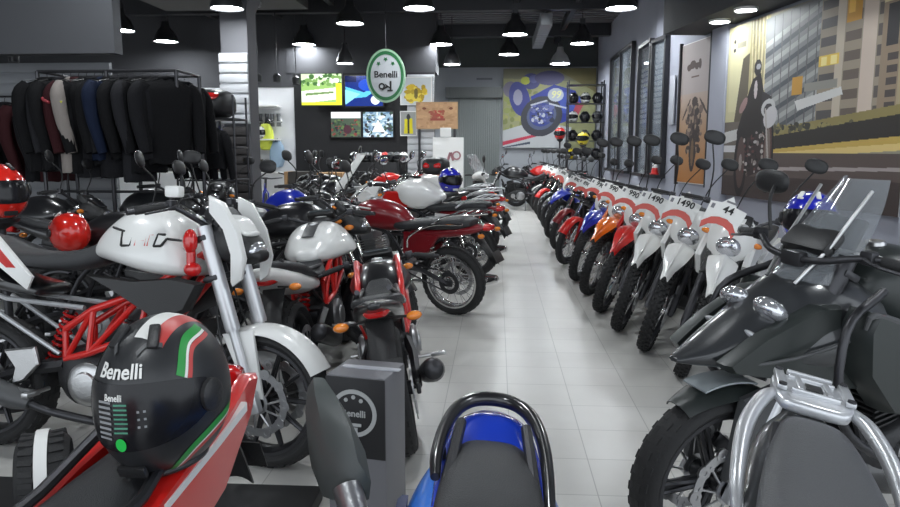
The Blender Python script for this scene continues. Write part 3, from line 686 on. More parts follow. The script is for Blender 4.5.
# ---- city mural
def city():
    p = Pic(420, 300, (150, 146, 130))
    p.rect(0, 0, .17, .75, (196, 190, 150)); p.rect(.02, .03, .15, .5, (206, 200, 160))
    p.poly([(.12, .2), (.2, .16), (.14, .62), (.06, .66)], (88, 80, 66)); p.rect(.17, 0, .3, .62, (170, 160, 120))
    for k in range(9): p.line(.18+.012*k, 0, .20+.01*k, .6, .004, (110, 104, 84) if k % 2 else (214, 205, 170))
    p.poly([(.27, .02), (.62, .0), (.62, .60), (.30, .66)], (132, 134, 134))
    for k in range(11): p.poly([(.28, .10+.055*k+.05), (.60, .02+.052*k), (.60, .045+.052*k), (.28, .13+.055*k+.05)], (82, 86, 92) if k % 2 else (168, 170, 168))
    for k in range(6): p.line(.33+.05*k, .02, .34+.05*k, .62, .006, (98, 98, 100))
    p.rect(.60, 0, .90, .62, (158, 146, 128)); p.rect(.68, .0, .72, .62, (198, 186, 168)); p.rect(.80, 0, .86, .64, (206, 190, 176))
    for k in range(7):
        y = .03+.085*k; p.rect(.605, y, .68, y+.045, (86, 82, 82)); p.rect(.725, y, .795, y+.045, (104, 92, 84)); p.rect(.865, y, .90, y+.05, (96, 88, 86))
    p.rect(.725, 0, .79, .16, (206, 150, 52)); p.rect(.73, .02, .76, .12, (240, 190, 80))
    p.rect(.60, .285, .70, .335, (240, 205, 90)); p.rect(.612, .29, .64, .33, (255, 238, 160)); p.rect(.66, .29, .69, .33, (255, 238, 160))
    p.rect(.46, .36, .52, .45, (200, 150, 60)); p.rect(.53, .40, .70, .44, (150, 148, 140)); p.poly([(.48, .48), (.72, .44), (.73, .475), (.50, .53)], (214, 214, 212))
    p.rect(.88, 0, 1, .12, (216, 206, 160)); p.rect(.88, .12, 1, .66, (150, 132, 112)); p.rect(.90, .13, .945, .30, (60, 58, 60)); p.rect(.955, .14, .99, .62, (176, 160, 130))
    for k in range(6): p.rect(.91, .33+.05*k, .95, .36+.05*k, (80, 72, 70))
    p.poly([(.30, .62), (1, .54), (1, .62), (.30, .68)], (146, 134, 84)); p.speck(.3, .60, 1, .63, [(60, 60, 52), (96, 92, 70), (150, 140, 90)], 90, .012, 3)
    p.poly([(.30, .66), (1, .58), (1, .68), (.30, .73)], (48, 44, 40)); p.poly([(.28, .73), (1, .67), (1, .715), (.30, .755)], (200, 170, 88)); p.poly([(.30, .745), (1, .70), (1, .73), (.30, .775)], (226, 200, 130))
    p.poly([(0, .74), (1, .745), (1, 1), (0, 1)], (92, 80, 76)); p.poly([(.3, .82), (1, .80), (1, .815), (.3, .84)], (168, 158, 156)); p.poly([(0, .88), (1, .86), (1, 1), (0, 1)], (66, 56, 54))
    p.rect(0, .56, .16, .78, (104, 96, 88)); p.poly([(0, .62), (.13, .60), (.14, .66), (0, .69)], (196, 196, 194)); p.rect(.0, .70, .14, .74, (200, 200, 202))
    # rider on a motorcycle
    p.poly([(.20, .33), (.255, .30), (.28, .40), (.29, .62), (.25, .86), (.12, .84), (.10, .62), (.16, .44)], (34, 28, 28)); p.oval(.232, .27, .026, .045, (38, 34, 36)); p.oval(.236, .265, .016, .016, (150, 150, 156))
    p.oval(.225, .39, .012, .05, (190, 180, 180)); p.oval(.14, .47, .02, .05, (150, 120, 118), rot=.5); p.poly([(.27, .40), (.335, .44), (.34, .60), (.28, .62)], (44, 40, 42)); p.oval(.318, .50, .045, .05, (190, 190, 190), rot=.5); p.oval(.32, .51, .03, .035, (60, 58, 62))
    p.oval(.33, .75, .040, .215, (24, 20, 22)); p.oval(.33, .75, .028, .18, (88, 62, 58)); p.oval(.33, .75, .018, .14, (120, 108, 100)); p.oval(.335, .55, .042, .06, (196, 194, 196), rot=.3)
    p.line(.30, .50, .335, .78, .01, (176, 170, 166)); p.oval(.14, .80, .05, .20, (30, 24, 26)); p.oval(.14, .80, .032, .15, (84, 66, 62)); p.oval(.14, .80, .012, .05, (150, 140, 136))
    p.poly([(.18, .66), (.29, .63), (.30, .84), (.20, .88)], (52, 40, 40)); p.speck(.16, .62, .30, .86, [(150, 140, 136), (96, 60, 56), (30, 24, 24), (184, 178, 174)], 60, .010, 5)
    p.oval(.05, .09, .010, .012, (40, 36, 40)); p.oval(.05, .14, .010, .012, (40, 36, 40)); p.rect(.07, .10, .135, .135, (112, 108, 100), .7)
    return p
M, W = wall_frame(6.42, 9.72, .07); z0, z1 = 1.0-.15, 2.96
r = thing('city_mural', 'large printed wall mural of a motorcyclist riding past city buildings', 'mural'); M2 = M.copy(); M2.translation.z = (z0+z1)/2; setM(r, M2)
picture('print', city(), W, z1-z0, picmat('mural_print', .5), r, Matrix.Translation((0, -.012, 0))); g = G(); g.box((0, .0, 0), (W, .02, z1-z0)); obj('backing_board', g, WHITEC, r)
# ---- tall poster
def poster():
    p = Pic(80, 190, (176, 160, 150)); p.rect(0, .0, 1, .42, (170, 160, 158))
    for k in range(40): p.rect(0, .36+k*.016, 1, .38+k*.016, (176-k*.2, 158-k*1.2, 146-k*2.3))
    for i, (x, y, w_, h_) in enumerate([(.28, .17, .08, .05), (.40, .155, .10, .06), (.54, .17, .07, .05), (.64, .16, .05, .07)]): p.oval(x, y, w_, h_*.5, (70, 50, 44))
    p.rect(.36, .235, .62, .25, (96, 74, 66))
    p.oval(.52, .42, .10, .035, (62, 48, 44)); p.oval(.50, .52, .17, .07, (70, 56, 52)); p.oval(.24, .47, .16, .015, (62, 48, 44), rot=-.5); p.oval(.82, .46, .16, .014, (62, 48, 44), rot=.4)
    p.poly([(.34, .5), (.7, .48), (.74, .66), (.30, .68)], (78, 64, 60)); p.speck(.28, .45, .76, .80, [(50, 40, 38), (110, 92, 84), (150, 130, 112), (74, 58, 54)], 90, .05, 4, .45); p.oval(.50, .78, .11, .14, (48, 38, 36)); p.oval(.50, .78, .05, .10, (112, 88, 66))
    return p
M, W = wall_frame(10.3, 11.3, .03); z0, z1 = .95, 2.96
r = thing('motorcycle_poster', 'tall tan poster with a dark motorcycle drawn head on', 'poster'); M2 = M.copy(); M2.translation.z = (z0+z1)/2; setM(r, M2)
picture('print', poster(), W, z1-z0, picmat('poster_print', .5), r, Matrix.Translation((0, -.012, 0))); g = G(); g.box((0, 0, 0), (W+.02, .02, z1-z0+.02)); obj('backing_board', g, WHITEC, r); g = G(); g.box((-W/2-.02, -.02, 0), (.03, .05, z1-z0+.08)); g.box((W/2+.02, -.02, 0), (.03, .05, z1-z0+.08)); obj('frame', g, DARKM, r)
# ---- shop windows in the right wall
GLASS = mat('window_glass', (.30, .34, .38), .05, alpha=.45, coat=.6); BLIND = mat('white_blind', (.50, .52, .56), .6)
for n, (y0, y1, z1, cols) in enumerate([(11.9, 12.48, 3.2, 0), (12.6, 13.6, 3.25, 0), (14.3, 16.9, 3.45, 1)]):
    M, W = wall_frame(y0, y1, .03); M2 = M.copy(); M2.translation.z = (1.0+z1)/2; H_ = z1-1.0
    g = G(M2)
    for x in (-W/2, W/2, 0 if cols else W/2): g.box((x, -.02, 0), (.06, .08, H_))
    g.box((0, -.02, H_/2), (W+.06, .08, .06)); g.box((0, -.05, -H_/2), (W+.06, .16, .05)); fr = struct('window_%d' % (n+1), g, DARKM)
    g = G(M2); g.box((0, .0, 0), (W, .01, H_)); q = obj('glass', g, GLASS, fr)
    g = G(M2)
    if not cols:
        for k in range(int(H_*.62/.09)): g.box((0, .018, H_/2-.06-.09*k), (W-.06, .006, .075), (R(12), 0, 0))
        obj('blind', g, BLIND, fr)
    g = G(M2)
    rg = random.Random(n)
    for k in range(6): x = -W/2+W*(k+.5)/6; g.box((x, .022, -.1+.3*rg.random()), (W/7, .004, H_*(.5+.3*rg.random())))
    obj('street_reflection_panel', g, mat('dull_olive_reflection' if cols else 'dull_blue_reflection', (.16, .17, .13) if cols else (.10, .12, .20), .7, noise=(3, .6)), fr)  # mottled slabs behind the glass, coloured as a reflection of the street
g = G(); M, W = wall_frame(11.55, 11.75, .03); M2 = M.copy(); M2.translation.z = 2.2; g.M = M2; g.box((0, 0, 0), (W, .015, .75), b=.003); tag(obj('notice_board', g, mat('pale_notice', (.45, .47, .52), .5)), 'narrow pale notice fixed between the poster and the window', 'notice')
# ---- racing mural on the back wall
def race():
    p = Pic(200, 170, (158, 160, 110)); p.poly([(0, 0), (1, 0), (1, .18), (0, .12)], (126, 124, 96)); p.poly([(.55, 0), (1, 0), (1, .30), (.7, .1)], (120, 110, 60)); p.speck(0, .2, .4, .8, [(150, 160, 80), (128, 136, 72), (170, 170, 96)], 80, .03, 2)
    p.poly([(0, .78), (.35, .66), (.75, .74), (.7, 1), (0, 1)], (196, 200, 204)); p.poly([(0, .92), (.45, .80), (.45, .83), (0, .97)], (206, 40, 70)); p.poly([(0, .99), (.3, .92), (.3, .95), (0, 1)], (60, 70, 90))
    p.oval(.30, .16, .10, .10, (56, 60, 130)); p.oval(.24, .15, .05, .05, (206, 216, 70)); p.oval(.33, .13, .05, .05, (86, 90, 160)); p.oval(.50, .12, .16, .09, (70, 66, 120)); p.oval(.08, .26, .08, .10, (112, 104, 128))
    p.oval(.18, .38, .11, .22, (44, 52, 140), rot=-.2); p.oval(.16, .36, .05, .10, (160, 160, 190))
    p.poly([(.30, .35), (.55, .2), (.78, .28), (.85, .42), (.80, .62), (.55, .72), (.34, .62)], (30, 46, 160)); p.poly([(.62, .28), (.86, .36), (.80, .60), (.62, .55)], (52, 78, 190)); p.poly([(.80, .42), (.88, .44), (.80, .62), (.74, .60)], (190, 60, 80))
    p.oval(.42, .60, .22, .26, (40, 42, 54), rot=.35); p.oval(.42, .59, .155, .185, (70, 82, 120), rot=.35); p.oval(.42, .58, .13, .15, (34, 50, 140), rot=.35); p.speck(.32, .46, .54, .7, [(190, 196, 214), (60, 70, 130), (24, 30, 60), (90, 100, 170)], 60, .022, 9)
    p.oval(.57, .33, .085, .085, (200, 210, 226)); p.line(.50, .44, .70, .50, .02, (206, 212, 226)); p.line(.30, .46, .48, .40, .02, (200, 206, 220))
    p.a = p.a*.86+np.array((176, 178, 176))*.14; p.a *= .9
    return p
r = thing('racing_mural', 'large wall print of a racer leaning a blue motorcycle', 'mural', (1.36, 19.5, 2.52)); W, H_ = 2.42, 2.06
picture('print', race(), W, H_, picmat('mural_print', .5), r, Matrix.Translation((0, -.012, 0))); g = G(); g.box((0, 0, 0), (W, .02, H_)); obj('backing_board', g, WHITEC, r)
g = text_g('99', .26, lambda x, y, z: (.17+x, -.016-z, .35+y), shear=.2); obj('number', g, mat('pale_yellow_ink', (.75, .75, .35), .5), r)
# ---- roller shutter
r = thing('roller_shutter', 'grey ribbed metal roller shutter closed on the back wall', 'shutter', (-.62, 19.5, 0)); g = G()
for k in range(24): g.box((-.66+.0575*k, 0, 1.45), (.032, .05, 2.7), b=.006)
g.box((0, .02, 1.45), (1.38, .02, 2.7)); obj('curtain', g, mat('shutter_grey', (.22, .24, .24), .5, .3), r)
g = G(); g.box((.0, -.06, 2.93), (1.5, .22, .28), b=.01)
for k in range(20): g.box((-.68+.072*k, -.175, 2.93), (.03, .02, .26))
obj('housing', g, mat('shutter_box', (.13, .14, .14), .5, .3), r)
g = G(); g.box((0, 0, 0), (.42, .02, .05)); o = obj('small_sign', g, mat('sign_grey', (.16, .17, .19), .6)); o.location = (-.35, 19.58, 3.3); tag(o, 'small dark lettered strip on the grey wall above the shutter', 'sign')
# ---- dark display wall with screens
box_struct('partition', -4.35, -1.33, 15.5, 15.62, 0, 3.05, mat('display_black', (.012, .012, .014), .6))
box_struct('bulkhead', -4.5, -1.3, 15.5, 16.2, 3.05, CZ, WALLD)
def tv(label, x0, y0, x1, y1, pic, D=15.46, es=1.0):
    a = at_y(x0, y0, D); b = at_y(x1, y1, D); W = b.x-a.x; H_ = a.z-b.z
    r = thing('television', label, 'television', ((a.x+b.x)/2, D, (a.z+b.z)/2)); g = G(); g.box((0, .015, 0), (W+.04, .04, H_+.04), b=.008); obj('casing', g, PLASTIC, r)
    picture('screen', pic, W, H_, picmat('screen_glow_%.1f' % es, .2, es), r, Matrix.Translation((0, -.008, 0)))
    g = G(); dd = 15.5-D; g.box((0, .035+(dd-.035)/2, 0), (.3, dd-.035, .2)); obj('bracket', g, DARKM, r); return r
p = Pic(90, 64, (150, 190, 110)); p.rect(0, 0, 1, .3, (210, 240, 190)); p.speck(0, 0, 1, .35, [(240, 255, 230), (120, 160, 90), (70, 110, 60)], 50, .06, 1); p.poly([(0, .55), (1, .42), (1, .8), (0, .95)], (240, 250, 226)); p.poly([(.1, .62), (.8, .56), (.8, .62), (.1, .70)], (110, 140, 90)); p.rect(.86, .3, 1, .9, (226, 250, 60)); p.rect(0, .9, 1, 1, (226, 240, 60))
tv('television showing a bright green and white picture', 301, 74, 342, 105, p, es=1.1, D=15.26)
p = Pic(90, 64, (10, 40, 120)); p.poly([(0, .35), (.5, .55), (1, .2), (1, .34), (.55, .7), (.1, .75)], (90, 190, 240)); p.poly([(0, .45), (.4, .6), (0, .95)], (140, 220, 250)); p.oval(.6, .3, .25, .2, (20, 70, 190)); p.oval(.8, .8, .12, .15, (230, 245, 250)); p.rect(0, 0, .3, .2, (6, 20, 70))
tv('television showing a glowing blue streaked picture', 345, 76, 383, 106, p, es=1.1, D=15.26)
p = Pic(80, 56, (70, 84, 70)); p.rect(0, 0, 1, .25, (224, 232, 236)); p.speck(0, .3, 1, 1, [(50, 70, 50), (90, 110, 70), (40, 44, 50), (120, 60, 56)], 80, .05, 7); p.oval(.55, .7, .14, .18, (70, 40, 50))
tv('lower television with a white sky over dark greenery', 331, 112, 361, 137, p, D=15.44)
p = Pic(80, 56, (140, 170, 190)); p.speck(0, 0, 1, 1, [(220, 230, 240), (90, 120, 150), (60, 80, 70), (190, 210, 220), (50, 50, 60)], 120, .06, 8); p.poly([(.3, .8), (.5, .3), (.75, .8)], (230, 236, 240))
tv('lower television with a pale blue and white picture', 363, 112, 393, 137, p, D=15.44)
# slatwall panels and posters beside the screens
SLAT = mat('slatwall_white', (.50, .51, .53), .5)
def slatwall(label, x0, x1, y, z0, z1, n, m=SLAT, depth=.03, nm='slatwall_panel'):
    r = thing(nm, label, 'wall panel', ((x0+x1)/2, y, z0)); g = G(); g.box((0, depth, (z1-z0)/2), (x1-x0, depth, z1-z0)); h = (z1-z0)/n
    for k in range(n): g.box((0, 0, h*(k+.5)), (x1-x0, depth, h*.80), b=.004)
    obj('slats', g, m, r); return r
slatwall('white slatted panel carrying the yellow posters right of the screens', -1.9, -1.33, 15.40, .1, 3.0, 22)
def small_poster(label, x0, y0, x1, y1, D, pic, frame=WHITEC):
    a = at_y(x0, y0, D); b = at_y(x1, y1, D); W = b.x-a.x; H_ = a.z-b.z; r = thing('small_poster', label, 'poster', ((a.x+b.x)/2, D, (a.z+b.z)/2))
    picture('print', pic, W, H_, picmat('poster_print', .5), r, Matrix.Translation((0, -.012, 0))); g = G(); g.box((0, 0, 0), (W+.04, .02, H_+.04)); obj('backing_board', g, frame, r); return r
p = Pic(50, 50, (206, 212, 214)); p.speck(.2, .35, .8, .85, [(214, 180, 40), (236, 214, 80), (180, 150, 30)], 30, .11, 3); p.oval(.5, .6, .07, .2, (110, 96, 40)); small_poster('square white poster with a yellow splash beside the screens', 401, 78, 431, 104, 15.37, p)
p = Pic(30, 50, (150, 152, 150)); p.poly([(.25, .3), (.75, .28), (.8, .95), (.2, .95)], (220, 206, 20)); p.oval(.5, .22, .12, .14, (40, 40, 40)); p.rect(.42, .3, .58, .95, (60, 58, 30)); small_poster('small poster of a yellow and black figure below the square one', 401, 112, 416, 135, 15.37, p)
p = Pic(90, 54, (186, 146, 108)); p.speck(0, 0, 1, 1, [(196, 156, 116), (172, 132, 96)], 60, .06, 4); p.speck(.35, .25, .68, .6, [(176, 70, 60), (160, 84, 66)], 22, .05, 6); p.rect(.33, .62, .7, .70, (150, 70, 60)); p.oval(.18, .22, .05, .05, (120, 70, 50)); p.oval(.85, .22, .05, .05, (120, 70, 50))
small_poster('light wooden board with a faded red emblem', 417, 103, 457, 128, 15.3, p, mat('pine_board', (.45, .28, .14), .6))
g = G(); a = at_y(417, 128, 15.35); b = at_y(457, 128, 15.35)
for x in (a.x+.05, b.x-.05): g.box((x, 15.36, a.z/2), (.05, .05, a.z-.01))
g.box(((a.x+b.x)/2, 15.36, .04), (b.x-a.x, .3, .05)); tag(obj('sign_stand', g, DARKM), 'dark upright stand carrying the light wooden board', 'stand')
# white display board below
r = thing('display_board', 'tall white freestanding display board with a grey red emblem', 'display board', (-1.0+.02, 14.6, 0)); g = G(); g.box((0, 0, .88), (.62, .06, 1.6), b=.01); g.box((0, 0, .04), (.66, .35, .08), b=.01); obj('panel', g, P_WHITE, r)
g = G(); g.box((-.05, -.02, 1.78), (.22, .05, .18), b=.01); obj('card', g, WHITEC, r)
g = G(); g.lathe([(.09, 0), (.09, .01), (.06, .01), (.06, 0)], (.17, -.04, 1.32), (0, -1, 0), 20, closed=True); g.box((.02, -.036, 1.30), (.05, .01, .17), (0, .3, 0)); g.box((.08, -.036, 1.30), (.05, .01, .17), (0, -.3, 0)); obj('emblem', g, mat('faded_emblem', (.35, .16, .18), .6), r)
# hanging oval sign
a = at_y(386, 76, 12.3); r = thing('hanging_oval_sign', 'oval green and white brand sign hung from the ceiling', 'sign', tuple(a))
def oval_ring(g, rx, rz, y0, y1, hole=0.):
    n = 40; ri = []
    L_ = [(1, y0), (1, y1), (hole, y1), (hole, y0)] if hole else [(1, y0), (1, y1)]
    ri = [[(rx*k*math.cos(2*PI*i/n), y, rz*k*math.sin(2*PI*i/n)) for i in range(n)] for k, y in L_]
    if hole: g.loft(ri+[ri[0]], caps=False)
    else: g.loft(ri)
g = G(); oval_ring(g, .315, .425, -.02, .02); obj('board', g, mat('pale_sign', (.42, .44, .46), .5), r)
g = G(); oval_ring(g, .328, .44, -.032, .032, .93); obj('outer_rim', g, mat('pale_green_rim', (.30, .48, .32), .4), r)
g = G(); oval_ring(g, .300, .405, -.028, -.02, .86); obj('green_ring', g, mat('dark_green', (.015, .13, .04), .4), r)
obj('lettering', text_g('Benelli', .15, lambda x, y, z: (x, -.024-z, .02+y)), BLACKC, r)
g = G()
for x, z in ((-.12, .20), (0, .27), (.12, .20)):
    n = 10; g.loft([[(x+(.042 if i % 2 else .02)*math.cos(PI/2+2*PI*i/n), y, z+(.042 if i % 2 else .02)*math.sin(PI/2+2*PI*i/n)) for i in range(n)] for y in (-.021, -.028)])
obj('stars', g, mat('dark_green', (.015, .13, .04)), r)
g = G(); g.lathe([(.055, 0), (.055, .008), (.03, .008), (.03, 0)], (-.07, -.02, -.17), (0, -1, 0), 16, closed=True); g.box((-.02, -.026, -.20), (.11, .008, .03), (0, -.5, 0)); g.box((.08, -.026, -.16), (.03, .008, .15)); g.box((.07, -.026, -.24), (.09, .008, .025)); g.box((.03, -.026, -.17), (.10, .008, .02), (0, .6, 0)); obj('monogram', g, BLACKC, r)
g = G(); g.cyl((0, 0, .42), (0, 0, CZ-a.z-.05), .006, 6); obj('hanging_wire', g, DARKM, r)
# ---- left: grey bulkhead, pillar with slatwall, dark duct
a = at_y(115, 53, 7.0); box_struct('bulkhead', -6.6, a.x, 7.0, 7.15, a.z, CZ, mat('bulkhead_grey', (.075, .077, .085), .8))
box_struct('bulkhead', -6.2, -3.5, 12.6, 13.6, 4.0, CZ, mat('bulkhead_brown', (.060, .058, .058), .8))
box_struct('ceiling_beam', -7.5, 2.6, 10.3, 10.5, CZ-.34, CZ-.06, DARKM); box_struct('ceiling_beam', -7.5, 2.6, 14.2, 14.4, CZ-.34, CZ-.06, DARKM); box_struct('ceiling_beam', -7.5, 2.6, 17.4, 17.6, CZ-.34, CZ-.06, DARKM); box_struct('ceiling_beam', -7.5, 2.6, 7.8, 8.0, CZ-.34, CZ-.06, DARKM)
for x in (-6.0, -4.6, -3.2, .35, 1.5): box_struct('ceiling_beam', x-.05, x+.05, 4, 19.5, CZ-.22, CZ-.06, DARKM)
# pillar
px_, py_ = at_y(234, 100, 9.0).x, 9.0
g = G(); g.box((px_+.02, py_+.2, 1.45), (.34, .34, 2.9)); g = G(); g.box((px_+.02, py_+.2, 1.3), (.34, .34, 2.6)); struct('pillar', g, mat('pillar_grey', (.10, .10, .11), .7))
g = G(); g.loft([[(px_+.02+sx*w, py_+.2+sy*w, z) for sx, sy in ((-1, -1), (1, -1), (1, 1), (-1, 1))] for w, z in ((.17, 2.6), (.17, 3.15), (.24, 3.35), (.24, CZ))]); struct('trim_3', g, mat('pillar_grey', (.10, .10, .11)))
slatwall('light grey slatted panel wrapping the ceiling pillar', px_-.17, px_+.19, py_-.0, 1.75, 2.62, 7)
slatwall('dark perforated panel on the pillar below the slats', px_-.16, px_+.16, py_-.0, .3, 1.72, 12, mat('dark_panel', (.05, .045, .045), .6), nm='perforated_panel')
a = at_y(-30, 100, 8.2).x; b_ = at_y(112, 100, 8.2).x; slatwall('light grey slatted partition behind the left end of the jackets', a, b_, 8.2, .02, 2.42, 20, mat('slat_grey', (.30, .31, .33), .5))
# conduit pipes and a duct
g = G(); g.box((0, 0, 0), (.22, 3.2, .22), b=.02)
for k in range(14): g.box((0, -1.5+.23*k, 0), (.235, .02, .235))
for yy in (-1.2, 1.2): g.cyl((0, yy, .1), (0, yy, .50), .02, 6)
o = obj('air_duct', g, mat('galvanised', (.30, .31, .32), .4, .7)); o.location = (.9, 15.6, 3.85); tag(o, 'ribbed metal air duct under the dark ceiling', 'duct')
for k in range(3):
    g = G(); g.cyl((0, -1.3, 0), (0, 1.3, 0), .035, 8); g.box((0, 0, .04), (.06, 2.7, .03)); zz = [3.55, 4.15, 4.15][k]; g.cyl((0, -1, .04), (0, -1, CZ-zz-.01), .01, 6); g.cyl((0, 1, .04), (0, 1, CZ-zz-.01), .01, 6); o = obj('fluorescent_batten', g, mat('dull_batten', (.22, .22, .23), .5)); o.location = [(-3.55, 9.6, 3.55), (-3.0, 12.0, 4.15), (1.3, 12.2, 4.15)][k]
    tag(o, ['unlit slanting tube fitting right of the pillar top', 'unlit tube fitting high in the middle of the ceiling', 'unlit tube fitting near the right wall'][k], 'light fitting')
# ---- pendant lamps
LAMPE = mat('lamp_glow', (.9, .9, .9), .5, emit=(.92, .97, 1.0), es=60)
LAMPB = mat('lamp_shade_black', (.02, .02, .022), .4)
def lamp(label, px, py, z=3.6, d=.5, white=False, group=None):
    a = at_z(px, py, z); r = thing('pendant_lamp', label, 'lamp', (a.x, a.y, z)); k = d/.5
    g = G(); g.lathe([(.25*k, 0), (.252*k, .02), (.235*k, .06), (.17*k, .20), (.09*k, .29), (.07*k, .40), (.06*k, .40), (.08*k, .28), (.16*k, .19), (.225*k, .06), (.24*k, 0)], n=28, closed=True); obj('shade', g, LAMPB if not white else mat('lamp_shade_pale', (.4, .4, .4), .5), r)
    g = G(); g.lathe([(0, .028), (.228*k, .028), (.228*k, .018), (0, .012)], n=28); obj('bulb_disc', g, LAMPE, r)
    g = G(); g.cyl((0, 0, .38*k), (0, 0, CZ-z-.05), .012, 6); g.box((0, 0, .44*k), (.10, .10, .12)); obj('stem', g, DARKM, r)
    return r
LL = [(227, 9, 'round pendant lamp above the slatted pillar'), (166, 42, 'pendant lamp between the pillar and the grey bulkhead'), (121, 31, 'pendant lamp at the edge of the grey bulkhead'), (209, 56, 'small pendant lamp just left of the slatted pillar'),
      (304, 45, 'pendant lamp above the green television'), (350, 24, 'bright pendant lamp up left of the oval sign'), (345, 64, 'low small pendant lamp between the two upper televisions'), (419, 9, 'nearest pendant lamp above the aisle, top centre'),
      (441, 45, 'pendant lamp right of the oval sign'), (452, 65, 'pendant lamp low above the wooden board'), (515, 35, 'large pendant lamp left of the air duct'), (509, 55, 'smaller pendant lamp close below another one above the aisle'),
      (582, 44, 'pendant lamp up right of the racing mural'), (621, 9, 'nearest pendant lamp toward the right wall')]
for x, y, l in LL: lamp(l, x, y, **({227: dict(z=3.05, d=.39), 345: dict(z=3.12, d=.36), 452: dict(z=3.3, d=.4)}.get(x, {})))
for x, y, l in ((-3.4, 2.6, 'above the white naked motorcycle'), (-.6, 3.4, 'above the near end of the aisle'), (2.4, 2.6, 'above the black tourer'), (-3.4, 6.2, 'above the jackets'), (-.3, 7.0, 'above the middle of the aisle'), (2.2, 6.2, 'above the near trail motorcycles'), (-1.0, .2, 'above the photographer')):  # out-of-view lamps added to bring more light to the foreground
    r = thing('pendant_lamp', 'pendant lamp %s, beyond the top edge' % l, 'lamp', (x, y, 3.6)); o_ = [o for o in COL.objects if o.name == 'pendant_lamp'][0]
    for c in o_.children: q = c.copy(); COL.objects.link(q); q.parent = r
lamp('pale shaded pendant lamp in front of the racing mural', 560, 64, 3.5, .5, True)
for x, y, l in ((720, 20, 'small recessed light farther along the right wall'), (746, 8, 'small recessed light nearest above the city mural')):
    a = at_z(x, y, 3.0); a = at_z(x, y, 3.02); r = thing('downlight', l, 'lamp', (min(a.x, 9), a.y, 3.02)); g = G(); g.lathe([(.13, 0), (.13, -.03), (.115, -.03), (.115, 0)], closed=True); obj('rim', g, WHITEC, r); g = G(); g.lathe([(0, -.012), (.115, -.012), (.115, -.002), (0, -.002)]); obj('bulb_disc', g, LAMPE, r)
for i, (x, y) in enumerate([(258, 82), (277, 82), (296, 84), (266, 91), (292, 90), (14, 62)]):
    a = at_z(x, y, 2.75); r = thing('spotlight', ['spotlight over the white accessory wall, first from the pillar', 'spotlight over the white accessory wall, second from the pillar', 'spotlight beside the green television', 'lower spotlight near the pillar', 'lower spotlight near the green television', 'spotlight at the far left above the jackets'][i], 'lamp', (a.x, a.y, 2.75)); g = G(); g.lathe([(.07, 0), (.08, .12), (.03, .16), (0, .16), (0, .15), (.06, .11), (.062, 0)]); obj('can', g, LAMPB, r); g = G(); g.lathe([(0, .01), (.06, .01), (.06, .004), (0, 0)]); obj('bulb_disc', g, LAMPE, r)
    g = G(); g.cyl((0, 0, .15), (0, 0, CZ-2.8), .01, 6); obj('stem', g, DARKM, r)
# ------------------------------------------------------------------ right-hand row of trail and street motorcycles
TR_SHROUD = [(.62, .86), (.80, .98), (1.02, .97), (1.14, .80), (1.06, .66), (.96, .62), (.80, .78)]
TR_SIDE = [(-.16, .86), (.20, .83), (.42, .74), (.40, .60), (.26, .56), (.10, .66)]
def trail(label, **k):
    d = dict(wb=1.36, rf=.345, rr=.325, wf=.092, wr=.125, rake=27, fl=.74, lz=-.09, sp='wire', rimm=DARKM, spm=CHROME, disc=1, knob=True, tank='trail', seat='trail', tail='trail', tailm=P_WHITE, ff='high',
             ffm=P_WHITE, light='mask', lightm=P_WHITE, bar=(.0, .10, .40), mir='stalk', mirz=.40, exh='high', exhm=SATIN, side=TR_SIDE, sidem=P_WHITE, shroud=TR_SHROUD, shroudm=P_WHITE, tankm=P_WHITE, tl=(-.34, .88)); d.update(k)
    return moto(label, 'trail_motorcycle', **d)
def street(label, **k):
    d = dict(wb=1.30, rf=.30, rr=.30, wf=.08, wr=.10, sp='wire', rimm=DARKM, spm=CHROME, tank='classic', seat='flat', tail='flat', ff='low', light='shield', exh='long', exhm=CHROME, twin=True, tl=(-.34, .80), forkm=CHROME, side=[(.05, .72), (.40, .74), (.42, .55), (.2, .52)], mirz=.26); d.update(k)
    return moto(label, 'street_motorcycle', **d)
CARDGRP = 'price cards on the right row'
def price_card(label, root, txt, tilt=0, w=.22, h=.20):
    L = Vector(root['_L']); 
    M = RM(root) @ Matrix.Translation(L+Vector((.125, 0, .09))) @ Matrix.Rotation(PI/2, 4, 'Z') @ Matrix.Rotation(R(-22), 4, 'X') @ Matrix.Rotation(R(tilt), 4, 'Y')
    r = thing('price_card', label, 'price card', group=CARDGRP)
    setM(r, M)
    P = [(-w/2, -h*.40), (-w*.30, -h*.18), (-w*.1, -h*.10), (w*.12, -h*.10), (w*.32, -h*.18), (w/2, -h*.40), (w*.52, h*.28), (w*.20, h*.32), (0, h*.62), (-w*.22, h*.34), (-w*.52, h*.28)]
    g = G(); n = len(P); g.loft([[(x, y, z) for x, z in P] for y in (-.004, .0)]); obj('card', g, WHITEC, r)
    Q = [(-w/2, -h*.41), (-w*.30, -h*.19), (-w*.1, -h*.11), (w*.12, -h*.11), (w*.32, -h*.19), (w/2, -h*.41), (w*.46, -h*.62), (w*.3, -h*.42), (w*.1, -h*.34), (-w*.1, -h*.34), (-w*.3, -h*.42), (-w*.46, -h*.62)]
    g = G(); g.loft([[(x, y, z) for x, z in Q] for y in (-.005, .001)]); obj('red_band', g, REDC, r)
    if txt:
        g = G(); me = text_mesh(txt, .066, .001); g.add([(v.co.x+.01, -.006-v.co.z, v.co.y+.032) for v in me.vertices], [list(p.vertices) for p in me.polygons]); obj('lettering', g, BLACKC, r)
        g = G(); g.box((-w*.40, -.0055, h*.15), (.02, .002, .03)); g.box((w*.05, -.0055, h*.42), (.07, .002, .012)); obj('small_print', g, mat('grey_ink', (.2, .2, .22), .6), r)
    return r
protoT = trail('white trail motorcycle, second along the right row beside the black tourer', steer=14)
protoS = street('street', steer=6)
